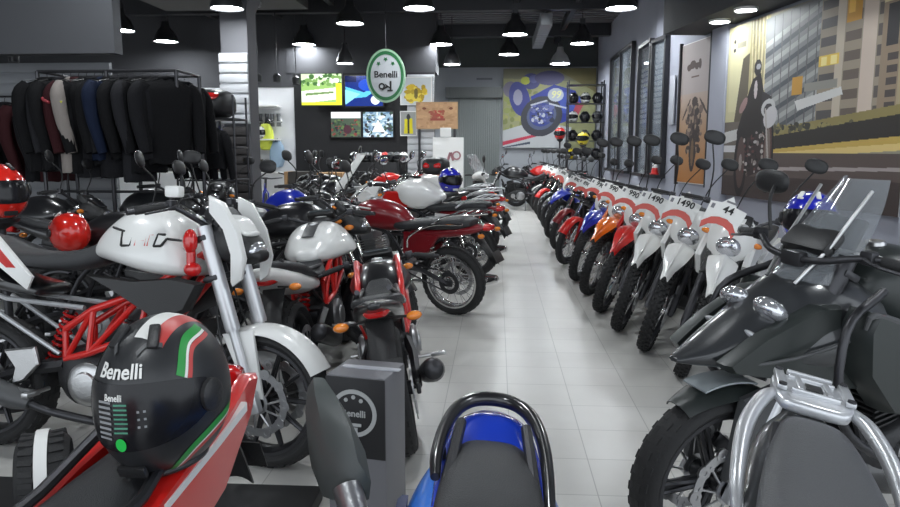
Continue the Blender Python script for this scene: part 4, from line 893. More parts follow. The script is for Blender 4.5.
rowspec = [
 ('t', P_WHITE, 'white trail motorcycle half hidden behind the black tourer nose', '44'),
 ('t', P_WHITE, 'nearest fully seen white trail motorcycle in the right row', '1490'),
 ('t', P_WHITE, 'white trail motorcycle just before the red one in the right row', '1490'),
 ('t', P_RED, 'red trail motorcycle between the white and the orange ones', '990'),
 ('t', P_ORANGE, 'orange fendered trail motorcycle in the right row', '990'),
 ('t', P_BLUE, 'blue fendered trail motorcycle behind the orange one', '990'),
 ('s', P_RED, 'red fendered street motorcycle with a wide wheel toward the aisle', '890'),
 ('s', P_DRED, 'dark red street motorcycle just beyond the bright red fendered one', '890'),
 ('t', P_BLUE, 'blue fendered trail motorcycle far down the right row', '890'),
 ('s', P_BLACK, 'black street motorcycle just past the far blue one', '890'),
 ('s', P_BLACK, 'black street motorcycle, second past the far blue one', ''),
 ('s', P_RED, 'red and black street motorcycle, third past the far blue one', '890'),
 ('s', P_BLACK, 'black street motorcycle, fourth past the far blue one', ''),
 ('s', P_WHITE, 'small white street motorcycle near the far end of the right row', ''),
 ('s', P_BLACK, 'black street motorcycle, last but one in the right row', ''),
 ('s', P_DRED, 'last dark red street motorcycle at the end of the right row', ''),
]
contacts = [(684, 374), (648, 349), (621, 329), (603, 311), (591, 294), (579, 280), (566, 264), (559, 250), (553, 238), (548.5, 229), (544.5, 222), (541, 216), (537.5, 211.5), (535, 208.5), (533, 206), (531, 204)]
GRP = 'motorcycles in the row along the right wall'
rg = random.Random(3); made = {'t': None, 's': None}
for i, ((k, pm, lab, txt), (cx, cy)) in enumerate(zip(rowspec, contacts)):
    c = at_z(cx, cy, 0); al = 33+min(i, 8)*1.6+rg.uniform(-2, 2); h = -90-al; wbL = 1.36*.92 if k == 't' else 1.30
    fx, fy = math.cos(R(h)), math.sin(R(h)); x = c.x-fx*wbL; y = c.y-fy*wbL
    col = dict(front_fender=pm, headlight_mask=P_WHITE if k == 't' else pm, tank=pm, tank_shroud=pm, tail_cowl=pm, side_panel=pm, light_cowl=pm, headlight=PLASTIC)
    if i == 6: col['light_cowl'] = P_WHITE
    pr = protoT if k == 't' else protoS; ln = 10+rg.uniform(-1.5, 2.5)
    r = dup(pr, lab, (x, y, 0), (R(-ln), 0, R(h)), GRP, col, scale=.92 if k == 't' else None)
    if txt or i in (10, 12): price_card('price card on the '+' '.join(lab.split(' ')[:12]), r, txt, 10+rg.uniform(-6, 6))
for p in (protoT, protoS):
    def kill(o):
        for c in list(o.children): kill(c)
        bpy.data.objects.remove(o)
    kill(p)
# ------------------------------------------------------------------ hero: white naked motorcycle on the left
hero = moto('white naked motorcycle with red trellis frame and inverted fork, left foreground', 'naked_motorcycle', wb=1.41, rf=.315, rr=.315, wf=.12, wr=.16, rake=17, fl=.76, steer=-8, ind=False, sp=10, disc=2, usd=True, forkm=SILVER,
            tank=[(.58, .93, .98, .06, 2.4), (.66, .92, 1.07, .12, 2.8, .15), (.78, .90, 1.15, .17, 3.2, .3), (.92, .87, 1.165, .185, 3.4, .35), (1.02, .86, 1.10, .18, 3.2, .25), (1.10, .86, .95, .12, 2.8, .2)],
            tankm=P_WHITE, seat=[(-.34, 1.02, 1.05, .05, 3), (-.24, .96, 1.05, .11, 3), (-.05, .92, 1.03, .135, 3), (.08, .90, .99, .13, 3), (.16, .88, .96, .13, 3), (.34, .865, .95, .135, 3), (.52, .87, .97, .11, 3), (.62, .90, 1.01, .075, 3)],
            tail=[(-.46, 1.0, 1.03, .03, 2.4), (-.30, .92, 1.01, .08, 2.6), (-.08, .82, .94, .12, 2.8), (.12, .76, .85, .13, 2.8), (.32, .74, .80, .125, 2.8)], tailm=P_BLACK,
            ffm=P_WHITE, trellis=True, framem=P_RED, engm=ENG, calm=LENSR, exh='low', exhm=SATIN, tl=(-.42, .98), covm=ALU, swm=DARKM, mir='none', shroud=[(.60, .86), (.72, .80), (.98, .66), (1.12, .72), (1.19, .84), (1.05, .86), (.84, .84)], shroudm=PLASTIC, light='shield', subm=SILVER)
c = at_z(268, 466, 0); h = -7; place(hero, c.x-1.41*math.cos(R(h)), c.y-1.41*math.sin(R(h)), h, 5)
# details of the hero: white side wings by the fork, red reservoir, tail panel, emblem on the tank, perforated discs
for sg in (-1, 1):
    g = G(); g.plate([(1.20, 1.22), (1.27, 1.19), (1.34, 1.07), (1.37, .95), (1.35, .86), (1.31, .83), (1.31, .96), (1.27, 1.08), (1.20, 1.16)], sg*.125, sg*.155, .9); obj('side_wing', g, P_WHITE, hero)
    if sg > 0: continue
    g = G(); g.plate([(-.04, 1.12), (.06, 1.12), (.33, .84), (.30, .78), (.16, .88), (-.02, 1.02)], sg*.135, sg*.155, .92); o = obj('tail_panel', g, P_WHITE, hero)
    g = G(); g.plate([(.02, 1.08), (.06, 1.08), (.25, .88), (.20, .88), (.06, .99)], sg*.153, sg*.158, .95); obj('red_stripe', g, P_RED, o)
    g = G(); g.tube([(.02, sg*.11, .62), (-.18, sg*.12, .66), (-.46, sg*.12, .58)], .012, 8); g.tube([(.02, sg*.11, .54), (-.2, sg*.12, .60), (-.46, sg*.12, .50)], .010, 8); obj('plate_bracket', g, SILVER, hero)
    g = G(); g.plate([(.18, .50), (.34, .52), (.36, .44), (.28, .36), (.22, .34), (.24, .42)], sg*.14, sg*.16, .9); g.tube([(.22, sg*.15, .36), (.16, sg*.17, .33), (.36, sg*.18, .32)], .010, 8); obj('peg_bracket', g, ALU, hero)
def tank_pt(u, v):      # right side of the tank
    x = .90+u*1.2; w = .184; z = 1.03+v*1.5; return Vector((x, -w-.004+max(0, z-1.0)*.55, z))
def swoosh(pts, m, nm):
    g = G(); L_ = []
    for a, b in pts: L_.append(tank_pt(a, b))
    vs = [p+Vector((0, -.004, 0)) for p in L_]+[p+Vector((0, .012, 0)) for p in L_]; n = len(pts)
    g.add(vs, [list(range(n)), [n+i for i in range(n)][::-1]]+[(i, (i+1) % n, n+(i+1) % n, n+i) for i in range(n)]); return obj(nm, g, m, hero)
def letters(pts, m, nm):
    g = G()
    for a, b in pts: g.tube([tank_pt(*a)+Vector((0, -.002, 0)), tank_pt(*b)+Vector((0, -.002, 0))], .0055, 4)
    return obj(nm, g, m, hero)
letters([((-.13, .030), (-.075, .018)), ((-.085, .018), (-.075, -.022)), ((-.075, -.022), (-.04, -.022)), ((-.04, -.022), (-.035, .012)), ((.055, -.022), (.06, .012)), ((.06, .012), (.09, .012)), ((.085, -.02), (.10, .0)), ((.10, .0), (.16, -.004)), ((.055, -.022), (.085, -.020))], BLACKC, 'tank_emblem')
letters([((-.02, -.022), (-.018, .010)), ((-.018, .010), (.018, .010)), ((-.01, -.006), (.015, -.006)), ((.018, .010), (.02, -.022)), ((.028, .010), (.045, .010)), ((.030, -.022), (.032, .010)), ((-.05, .010), (-.03, .010))], REDC, 'emblem_centre')
g = G(); g.ell((1.12, -.155, 1.02), (.032, .03, .055)); g.ell((1.13, -.155, .90), (.04, .03, .032)); g.cyl((1.12, -.15, .88), (1.12, -.15, 1.06), .02); obj('red_horn_unit', g, LENSR, hero)
g = G(); g.box((1.05, -.16, 1.235), (.07, .05, .05), b=.012); obj('brake_reservoir', g, P_WHITE, hero)
# ------------------------------------------------------------------ left row, tails to the aisle
kw = dict(sp=10, disc=1, ff='low', light='shield', exh='low')
b = moto('black naked motorcycle seen from behind with a wide rear tyre on the aisle', 'naked_motorcycle', trellis=True, framem=P_RED, tankm=P_BLACK, tailm=P_BLACK, wr=.15, rr=.31, rf=.28, fl=.46, tl=(-.30, .77), tank=[(q[0], q[1]-.18, q[2]-.26, q[3], q[4], q[5]) for q in TANK['naked']], seat=[(q[0], q[1]-.11, q[2]-.13, q[3]*.9, q[4]) for q in SEAT['naked']], tail=[(q[0], q[1]-.11, q[2]-.11, q[3]*.9, q[4]) for q in TAIL['naked']], mir='none', bar=(0, .03, .34), **kw)
c = at_z(404, 452, 0); place(b, c.x, c.y, 99, 9); bk3 = b
b = moto('white and grey naked motorcycle with wide bars seen from behind', 'naked_motorcycle', tankm=P_WHITE, tailm=P_WHITE, ffm=P_WHITE, framem=P_RED, trellis=True, tl=(-.30, .76), wb=1.30, seat=[(q[0], q[1]-.10, q[2]-.10, q[3], q[4]) for q in SEAT['naked']], tail=[(q[0], q[1]-.12, q[2]-.10, q[3], q[4]) for q in TAIL['naked']],
         tank=[(.54, .72, .80, .08, 2.4), (.62, .70, .88, .15, 2.8, .15), (.78, .70, .94, .20, 3.2, .3), (.94, .70, .94, .21, 3.4, .35), (1.06, .72, .88, .17, 3.2, .25), (1.12, .76, .84, .10, 2.8, .2)], rr=.29, rf=.29, fl=.66, mir='none', bar=(0, .06, .38), **kw)
g = G(); g.body([(.60, .872, .884, .04, 3), (.78, .925, .946, .045, 3), (.94, .925, .946, .045, 3), (1.02, .88, .91, .04, 3)], 14, 3, .01); obj('tank_stripe', g, SATIN, b)
c = at_z(300, 400, 0); place(b, c.x, c.y, 90, 6)
def cl(label, rear, h, lean=9, **k):
    b = moto(label, 'street_motorcycle', **k); c = at_z(rear[0], rear[1], 0); return place(b, c.x, c.y, h, lean)
cls = dict(wb=1.34, rf=.315, rr=.305, wf=.085, wr=.11, sp='wire', rimm=CHROME, spm=CHROME, tank='classic', seat='flat', tail='flat', ff='chrome', ffm=CHROME, light='round', lightm=CHROME, exh='long', exhm=CHROME, twin=True, engm=ENGS, tl=(-.36, .80), side=[(.05, .72), (.40, .74), (.42, .55), (.2, .52)], barm=CHROME, rack=CHROME)
b4 = cl('dark red street motorcycle with a chrome spoked rear wheel by the aisle', (455, 314), 155, 6, tankm=P_DRED, tailm=P_DRED, sidem=P_DRED, **cls)
for sg in (-1, 1):
    g = G(); g.tube([(.72, sg*.128, .93), (.86, sg*.142, .945), (1.0, sg*.128, .925)], .008, 6, m=4); obj('tank_stripe', g, P_WHITE, b4)
    g = G(); g.tube([(.34, sg*.17, .62), (.30, sg*.19, .72), (.10, sg*.18, .82), (-.2, sg*.16, .84)], .010, 8, m=4); obj('grab_rail', g, CHROME, b4)
sp5 = dict(cls); sp5.update(tankm=P_WHITE, tailm=P_DRED, sidem=P_WHITE, ff='low', ffm=P_WHITE, shroud=TR_SHROUD, shroudm=P_RED, light='shield', rack=SILVER, tank='adv', rimm=DARKM)
b5 = cl('white and red tanked motorcycle with a silver tail rack behind the dark red one', (474, 276), 155, 6, **sp5)
sp6 = dict(sp5); sp6.update(tailm=P_DRED, shroudm=P_BLUE, tankm=P_WHITE, shroud=TR_SHROUD)
b6 = cl('white and blue motorcycle with a dark red tail carrying a blue helmet', (479, 256), 158, 6, **sp6)
dk = dict(tankm=P_BLACK, tailm=P_BLACK, ffm=P_BLACK, mirz=.24)
sp7 = dict(sp5); sp7.update(tankm=P_RED, tailm=P_BLACK, shroudm=P_BLACK, ffm=P_BLACK)
b7 = cl('black and red motorcycle with a top case parked beyond the blue helmet', (471, 244), 158, 6, **sp7)
# second rank on the left, noses this way
def nk(label, x, y, h, lean=8, **k):
    d = dict(kw); d.update(dk); d.update(k); return place(moto(label, 'naked_motorcycle', **d), x, y, h, lean)
W8 = nk('white touring motorcycle with a tall nose behind the two rear-facing ones', -.75, 8.85, -176, 7, tankm=P_WHITE, ffm=P_WHITE, scr=(.38, .17), light='round', lightm=P_WHITE, shroud=TR_SHROUD, shroudm=P_WHITE, fl=.76, scrm=P_WHITE)
nkA = nk('black naked motorcycle carrying the small red helmet behind the white one', -3.02, 4.15, 4, 6, sp=6)
nkB = dup(nkA, 'black motorcycle in the dim rank right behind the one with the small red helmet', (-3.2, 5.0, 0), (R(-7), 0, R(8)))
nkC = dup(nkA, 'black motorcycle under the right end of the jackets', (-2.2, 5.25, 0), (R(-7), 0, R(-12)))
nkD = dup(nkA, 'grey tanked motorcycle turned toward the camera between the white bike and pillar', (-1.9, 6.1, 0), (R(-6), 0, R(-100)), col=dict(tank=P_GREY))
nkE = dup(nkA, 'blue tanked motorcycle in front of the accessory wall', (-2.7, 7.2, 0), (R(-7), 0, R(-30)), col=dict(tank=P_BLUE))
nkF = dup(nkA, 'black motorcycle close in front of the slatted pillar', (-4.1, 6.9, 0), (R(-7), 0, R(-15)), col=dict(tank=P_GRAPH))
nkG = dup(nkA, 'black motorcycle behind the white tall nosed one', (-1.35, 9.2, 0), (R(-7), 0, R(-165)))
nkH = dup(nkA, 'black motorcycle with grey tank below the lower televisions', (-1.5, 10.2, 0), (R(-7), 0, R(-150)), col=dict(tank=P_GREY))
nkI = dup(nkA, 'black motorcycle with raised mirrors below the upper televisions', (-1.9, 11.4, 0), (R(-7), 0, R(-170)))
nkJ = dup(nkA, 'red tanked motorcycle in front of the white display board', (-1.15, 12.6, 0), (R(-7), 0, R(-165)), col=dict(tank=P_RED, tail_cowl=P_RED))
nkK = dup(nkA, 'black motorcycle side on at the end of the aisle', (1.15, 17.4, 0), (R(-7), 0, R(172)))
nkL = dup(nkA, 'dark motorcycle with a red tank at the end of the aisle', (.55+1.3, 18.2, 0), (R(-7), 0, R(168)), col=dict(tank=P_RED))
nkM = dup(nkA, 'black motorcycle at the far left below the first jackets', (-4.5, 5.6, 0), (R(-7), 0, R(4)))
nkN = dup(nkA, 'black motorcycle standing left of the cardboard counter', (-3.6, 9.4, 0), (R(-7), 0, R(-80)))
# ------------------------------------------------------------------ white scooter
def scooter(label, body=P_WHITE):
    r = thing('scooter', label, 'scooter'); wb = 1.28
    wheel(r, 'front_wheel', (wb, 0, .24), .24, .11, 5, 1, None, rimm=DARKM, rim_r=.155); wheel(r, 'rear_wheel', (0, 0, .24), .24, .12, 5, 0, None, rimm=DARKM, rim_r=.155)
    g = G()
    def fn(u, v):
        q = v*2-1; z = .30+u*.66; wd = .12+.10*math.sin(PI*min(1, u*1.05))**.7; x = 1.10-.16*u+.13*(1-q*q)*(1-.3*u); return Vector((x, q*wd, z))
    g.shell(fn, 14, 14, .02); obj('leg_shield', g, body, r)
    g = G(); g.body([(.86, .88, .92, .06, 3), (.98, .40, .90, .15, 3.5), (1.02, .34, .88, .17, 3.5)], 20, 2, .01); obj('inner_shield', g, PLASTIC, r)
    g = G(); g.body([(.46, .24, .32, .15, 4), (.7, .22, .30, .17, 4), (.98, .24, .32, .14, 4)], 16, 3, .02); obj('floorboard', g, body, r)
    g = G(); g.body([(-.34, .58, .68, .07, 2.6), (-.15, .46, .74, .16, 2.8), (.15, .38, .74, .19, 3), (.42, .30, .68, .17, 3)], 22, 4, .03); obj('rear_body', g, body, r)
    g = G(); g.body([(-.28, .72, .80, .09, 3), (-.1, .73, .84, .15, 3), (.2, .72, .81, .155, 3), (.48, .70, .78, .11, 3)], 20, 4, .03); obj('seat', g, SEATM, r)
    g = G(); g.body([(.86, .94, 1.02, .07, 2.6), (.96, .93, 1.07, .15, 2.6), (1.08, .95, 1.03, .10, 2.6)], 20, 3, .02); hc = obj('handlebar_cover', g, body, r)
    g = G(); g.ell((1.10, 0, .99), (.04, .075, .045)); obj('headlight_lens', g, HL, hc)
    for sg in (-1, 1):
        g = G(); g.tube([(.95, sg*.12, 1.0), (.90, sg*.22, 1.02), (.87, sg*.34, 1.02)], [.015, .017, .015], 10); obj('grip', g, RUBBER, r)
        g = G(); g.tube([(.94, sg*.16, 1.03), (.96, sg*.20, 1.15), (.93, sg*.24, 1.22)], .006, 6); m_ = obj('mirror', g, PLASTIC, r); g = G(); g.ell((.92, sg*.25, 1.27), (.02, .05, .065)); obj('mirror_housing', g, PLASTIC, m_)
    g = G()
    def fn(u, v):
        a = R(10+u*150); q = v*2-1; return Vector((wb+math.cos(a)*.27, q*.075, .24+math.sin(a)*.27-.02*q*q))
    g.shell(fn, 16, 6, .004); obj('front_fender', g, body, r)
    g = G(); g.cyl((wb, -.09, .24), (wb-.12, -.06, .55), .022); g.cyl((wb, .09, .24), (wb-.12, .06, .55), .022); obj('fork', g, DARKM, r)
    g = G(); g.body([(-.12, .18, .34, .07, 3), (.2, .2, .36, .10, 3), (.42, .22, .32, .08, 3)], 14, 3, .02, y0=.05); obj('engine', g, ENG, r)
    g = G(); g.tube([(.2, -.14, .22), (.05, -.17, .25), (-.28, -.18, .33)], [.02, .055, .05], 12); obj('muffler', g, PLASTIC, r)
    g = G(); g.box((-.37, 0, .62), (.03, .14, .06), b=.01); obj('tail_light', g, LENSR, r)
    g = G()
    def fs(u, v):
        q = v*2-1; return Vector((1.06-.18*u-.08*q*q, q*(.22-.08*u*u), 1.02+.34*u))
    g.shell(fs, 10, 10, .004); obj('windscreen', g, CLEAR, r)
    g = G(); g.tube([(.2, .12, .24), (.15, .20, .02), (.05, .22, .02)], .012, 8); g.tube([(.2, -.12, .24), (.15, -.20, .02), (.05, -.22, .02)], .012, 8); obj('centre_stand', g, DARKM, r)
    return r
sc_ = scooter('white scooter with black inner leg shield at the far end of the aisle'); c = at_z(497, 233, 0); h = 30; sc_.location = (c.x-1.28*math.cos(R(h)), c.y-1.28*math.sin(R(h)), 0); sc_.rotation_euler = (R(-4), 0, R(h))
# ------------------------------------------------------------------ black touring motorcycle, right foreground
t = moto('black adventure touring motorcycle with windscreen and crash bars, right foreground', 'touring_motorcycle', wb=1.5, rf=.315, rr=.32, wf=.125, wr=.16, rake=25, fl=.80, steer=0, sp=5, disc=2, usd=True, forkm=DARKM, rimm=DARKM,
         tank='adv', tankm=P_DGREEN, seat='adv', tail='adv', tailm=P_DGREEN, ff='none', light='none', bar=(.12, .03, .37), mir='none', exh='low', exhm=SATIN, belly=[(.5, .16, .30, .10, 3), (.7, .15, .32, .14, 3), (.98, .20, .34, .10, 3)], ind=False, rack=SILVER)
h = 205; t.location = (2.09, 3.03, 0); t.rotation_euler = (R(-4), 0, R(h)); TRK = t
g = G(); g.body([(1.70, .755, .775, .025, 2.4), (1.60, .74, .82, .075, 2.6), (1.48, .73, .90, .12, 2.8, .3), (1.36, .72, .97, .16, 2.8, .3), (1.24, .71, 1.02, .19, 2.8, .25), (1.10, .70, 1.02, .20, 2.8, .2), (1.0, .72, .98, .19, 2.8, .2)], 26, 5, .01); fa = obj('front_fairing', g, P_GRAPH, t)
for sg in (-1, 1):
    g = G(); g.ell((1.405, sg*.075, .925), (.06, .055, .035), (0, R(-30), sg*R(-18)), n=18); obj('headlight_lens', g, HL, fa)
    g = G(); g.ell((1.47, sg*.085, .845), (.04, .045, .012), (0, R(-30), sg*R(-20)), n=14); obj('running_light', g, LENSC, fa)
    g = G(); g.plate([(1.62, .78), (1.50, .86), (1.30, .95), (1.22, .95), (1.22, .80), (1.10, .66), (1.24, .68), (1.42, .72), (1.60, .755)], sg*.13, sg*.185, .95, yf=lambda x, z: .10*(1.25-x)); obj('side_fairing', g, P_DGREEN, t)
    g = G(); g.tube([(1.60, sg*.12, .765), (1.40, sg*.19, .80), (1.16, sg*.225, .86)], .006, 6, m=4); obj('fairing_trim', g, SATIN, t)
    P = [(1.20, .955), (1.225, .90), (1.20, .75), (1.06, .60), (.85, .55), (.60, .58), (.52, .70), (.60, .80), (.85, .83)]
    g = G(); g.plate(P, sg*.19, sg*.285, .93); sp = obj('radiator_shroud', g, P_DGREEN, t)
    g = G(); g.tube([(1.22, sg*.27, .90), (1.195, sg*.275, .945), (1.02, sg*.275, .89), (.84, sg*.275, .825), (.60, sg*.27, .79)], [.006, .011, .012, .011, .006], 8, m=3); obj('edge_trim', g, SATIN, sp)
    g = G(); g.tube([(1.10, sg*.22, 1.0), (1.30, sg*.27, .90), (1.30, sg*.30, .62), (1.06, sg*.31, .46), (.78, sg*.24, .42)], .014, 10, m=5); g.tube([(1.30, sg*.30, .62), (1.20, sg*.10, .60)], .012, 8); obj('crash_bar', g, DARKM, t)
    g = G(); e = Vector((1.07, sg*.37, 1.10))
    if sg > 0:
        g.tube([(1.10, .26, 1.11), (1.02, .34, 1.16), (.96, .43, 1.17)], .007, 8, m=4); mm = obj('mirror', g, PLASTIC, t); g = G(); g.plate([(-.10, -.02), (-.05, .028), (.06, .03), (.12, .0), (.05, -.03), (-.05, -.035)], -.01, .035, .8); 
        for i, v in enumerate(g.v): g.v[i] = Vector((.94+v.y, .47+v.x, 1.175+v.z))
        obj('mirror_housing', g, PLASTIC, mm)
    else:
        g.tube([(1.10, -.26, 1.11), (1.08, -.30, 1.22), (1.02, -.34, 1.27)], .007, 8, m=4); mm = obj('mirror', g, PLASTIC, t); g = G(); g.ell((1.01, -.37, 1.28), (.02, .085, .045), p=2.6); obj('mirror_housing', g, PLASTIC, mm)
    g = G(); g.lathe([(.020, 0), (.020, .012), (.008, .013), (.008, 0)], (.985+.15-.02, sg*.375, 1.095), (-.3, sg, 0), 16, closed=True); obj('bar_weight', g, ALU, t)
    g = G(); g.tube([(1.30, sg*.06, 1.0), (1.20, sg*.09, 1.12), (1.06, sg*.10, 1.30)], .006, 8); obj('screen_bracket', g, ALU, t)
def ws(u, v):
    q = v*2-1; k = .125-.045*u*u+.02*math.sin(u*PI); return Vector((1.29-.09*q*q-.26*u+.02*u*u, q*k, 1.0+.33*u))
g = G(); g.shell(ws, 16, 16, .004); obj('windscreen', g, SCREEN, t)
g = G(); g.box((1.06, 0, 1.15), (.02, .17, .11), (0, R(-28), 0), .01); obj('dashboard', g, PLASTIC, t)
A = Vector((1.5, 0, .315))
g = G()
def fn(u, v):
    a = R(58+u*86); q = v*2-1; r = .345; w = .085*(1-.35*max(0, .25-u)/.25); return A+Vector((math.cos(a)*(r-.03*abs(q)**3), q*w, math.sin(a)*(r-.03*abs(q)**3)))
g.shell(fn, 22, 10, .005); ff = obj('front_fender', g, P_DGREEN, t)
for sg in (-1, 1): g = G(); g.plate([(1.46, .34), (1.54, .36), (1.50, .64), (1.34, .68), (1.36, .60)], sg*.08, sg*.115, .9); obj('fork_guard', g, SATIN, ff)
g = G()
def fn(u, v):
    a = R(72+u*34); q = v*2-1; return A+Vector((math.cos(a)*.360, q*.055, math.sin(a)*.360))
g.shell(fn, 10, 6, .006); obj('fender_pad', g, mat('pale_film', (.38, .42, .44), .35), ff)
g = G(); g.ell((.985, .06, 1.075), (.035, .05, .006)); obj('white_label', g, WHITEC, t)
# ------------------------------------------------------------------ grey seated motorcycle with silver rack, nearest on the right
SEATN = [(-.26, .83, .86, .045, 3), (-.20, .80, .875, .070, 3), (-.05, .78, .865, .098, 3), (.15, .76, .84, .118, 3), (.35, .75, .81, .125, 3), (.50, .77, .83, .11, 3), (.60, .80, .87, .07, 3)]
t = moto('motorcycle with a grey seat and silver luggage rack, nearest on the right', 'naked_motorcycle', seatm=SEATG, seat=SEATN, tail=[(-.36, .80, .84, .05, 2.6), (-.2, .74, .84, .11, 2.8), (.1, .70, .80, .14, 2.8), (.34, .68, .77, .13, 2.8)], tailm=P_GRAPH, tankm=P_GRAPH,
         mir='none', ind=False, bar=(0, .04, .33), fl=.62, wb=1.30, tank=[(q[0], q[1]-.06, q[2]-.09, q[3], q[4], q[5]) for q in TANK['naked']], tl=(-.34, .79), light='round')
t.location = (.45, 1.33, 0); t.rotation_euler = (R(-11), 0, R(-107)); R2 = t
g = G()
for sg in (-1, 1): g.tube([(.10, sg*.135, .76), (.02, sg*.145, .80), (-.14, sg*.138, .845), (-.26, sg*.108, .875), (-.32, sg*.075, .885)], [.011, .014, .017, .017, .012], 10, m=5)
rk = obj('grab_rail', g, SILVER, t)
g = G(); g.body([(-.45, .873, .893, .060, 4), (-.41, .868, .903, .082, 4), (-.32, .868, .903, .086, 4), (-.27, .863, .893, .070, 4)], 24, 3, .012)
for x in (-.44, -.40, -.30): g.box((x, 0, .904), (.012, .10, .012), b=.004)
for sg in (-1, 1):
    g.box((-.36, sg*.070, .905), (.13, .022, .012), b=.004); g.box((-.36, sg*.03, .905), (.10, .014, .010), b=.004)
rp = obj('rack_plate', g, SILVER, t)
for x, y in ((-.42, .070), (-.42, -.070), (-.30, .070), (-.30, -.070)): g = G(); g.lathe([(.009, 0), (.009, .005), (0, .005)], (x, y, .910), (0, 0, 1), 10); obj('bolt', g, DARKM, rp)
g = G(); g.box((-.345, 0, .904), (.045, .035, .008), b=.002); obj('slot_pad', g, PLASTIC, rp)
# ------------------------------------------------------------------ blue tailed motorcycle in the middle foreground
BT = [(-.40, .69, .735, .06, 2.4, .2), (-.33, .64, .77, .115, 2.6, .25), (-.20, .58, .77, .158, 2.8, .25), (.05, .52, .74, .185, 2.8, .2), (.35, .52, .70, .17, 2.8, .1)]
t = moto('bright blue tailed motorcycle with black seat and grab rail, centre foreground', 'naked_motorcycle', seat=[(-.25, .75, .79, .045, 3), (-.20, .73, .81, .075, 3), (-.10, .72, .82, .095, 3), (.05, .71, .81, .105, 3), (.13, .71, .79, .11, 3), (.35, .70, .77, .12, 3), (.5, .72, .78, .10, 3)],
         seatm=SEATM, tail=BT, tailm=P_BLUE_LIT, tankm=P_BLUE_LIT, mir='none', bar=(0, .03, .32), fl=.60, wb=1.25, rf=.29, rr=.29, tank=[(q[0], q[1]-.08, q[2]-.12, q[3], q[4], q[5]) for q in TANK['naked']], tl=(-.44, .70), ind=False)
t.location = (-.075, 1.26, 0); t.rotation_euler = (R(-5), 0, R(-90)); BL = t
g = G(); g.tube([(-.06, -.108, .785), (-.12, -.112, .80), (-.22, -.104, .822), (-.31, -.080, .838), (-.36, -.035, .845), (-.36, .035, .845), (-.31, .080, .838), (-.22, .104, .822), (-.10, .112, .80), (.06, .110, .765)], [.010, .013, .015, .016, .017, .017, .016, .015, .013, .010], 10, m=4)
g.tube([(-.16, -.108, .808), (-.16, -.09, .74)], .010, 8)
obj('grab_rail', g, P_BLACK, t)
g = G(); g.body([(-.375, .745, .815, .050, 2.8), (-.32, .745, .82, .085, 2.8), (-.22, .745, .80, .104, 2.8), (-.12, .73, .785, .112, 2.8), (-.02, .72, .76, .11, 2.8)], 22, 4, .012); obj('rear_cowl', g, mat('paint_blue_shaded', (.01, .05, .55), .22, coat=.8), t)  # same blue paint made deeper for the shade inside the rail
for sg in (-1, 1):
    g = G(); g.plate([(-.16, .69), (-.02, .68), (.14, .66), (.14, .62), (-.02, .63), (-.15, .655)], sg*.165, sg*.186, .9); obj('dark_decal', g, mat('navy_decal', (.01, .02, .09), .4), t)
    g = G(); g.box((.10, sg*.20, .55), (.05, .08, .03), b=.008); obj('passenger_peg', g, PLASTIC, t)
# ------------------------------------------------------------------ red motorcycle under the hero helmet
g = G(); g.box((-1.95, 1.95, .03), (2.5, 1.6, .06), b=.01); plat = tag(obj('display_platform', g, mat('black_platform', (.02, .02, .021), .5)), 'low black display platform under the foreground red motorcycle', 'platform')
PZ = .06
SEATR = [(-.24, .69, .73, .05, 3), (-.15, .68, .745, .075, 3), (.05, .67, .74, .085, 3), (.3, .66, .72, .10, 3), (.5, .67, .73, .08, 3)]
t = moto('red sport motorcycle tail with white stripes carrying the black helmet, left foreground', 'sport_motorcycle', seat=SEATR, tail=[(-.44, .74, .765, .03, 2.2), (-.36, .68, .755, .06, 2.6), (-.22, .62, .72, .085, 2.8), (.0, .58, .70, .10, 2.8), (.3, .56, .68, .11, 2.8)], tailm=P_RED, tankm=P_RED, mir='none', bar=(0, .02, .30), fl=.60, wb=1.3, tank=[(q[0], q[1]-.06, q[2]-.10, q[3], q[4], q[5]) for q in TANK['naked']],
         tl=(-.42, .78), exh='none', ind=False)
t.location = (-.735, 1.36, PZ); t.rotation_euler = (0, 0, R(-93)); RD = t
for sg in (-1, 1):
    g = G(); g.plate([(-.46, .775), (-.38, .795), (-.20, .765), (.05, .73), (.30, .68), (.30, .56), (.10, .54), (-.15, .60), (-.38, .70)], sg*.055, sg*.088, .93, yf=lambda x, z: .035*min(1, max(0, (x+.46)/.3))); o = obj('tail_panel', g, P_RED, t)
    g = G(); g.plate([(-.28, .76), (-.12, .735), (.12, .70), (.12, .685), (-.12, .715), (-.28, .74)], sg*.110, sg*.126, .98); obj('white_stripe', g, P_WHITE, o)
# its upswept silencer
IM = RM(t).inverted(); g = G(); a = IM @ at_y(348, 490, 1.62); b = IM @ at_y(318, 384, 1.80)
g.loft([[Vector((a.lerp(b, k).x+dx*math.cos(.6)*1, a.lerp(b, k).y+yy*wd, a.lerp(b, k).z+zz*wd+dx*.6)) for dx, yy, zz in ((-.0, -1, -.75), (0, 1, -.75), (0, 1.1, 0), (0, .55, .9), (0, -.55, .9), (0, -1.1, 0))] for k, wd in ((0, .038), (.08, .058), (.36, .066), (.72, .050), (.96, .028), (1, .020))])
ex = obj('silencer', g, mat('silencer_grey', (.075, .085, .083), .40), t)
g = G(); g.tube([a+(a-b).normalized()*.07, a+(b-a)*.03], [.034, .036], 16); obj('clamp', g, ENGS, ex); g = G(); g.tube([a+(a-b).normalized()*.06, Vector((.20, .20, .36)), Vector((.5, .12, .24)), Vector((.8, .05, .22)), Vector((.95, .03, .4))], .022, 10, m=4); obj('exhaust_pipe', g, DARKM, ex)
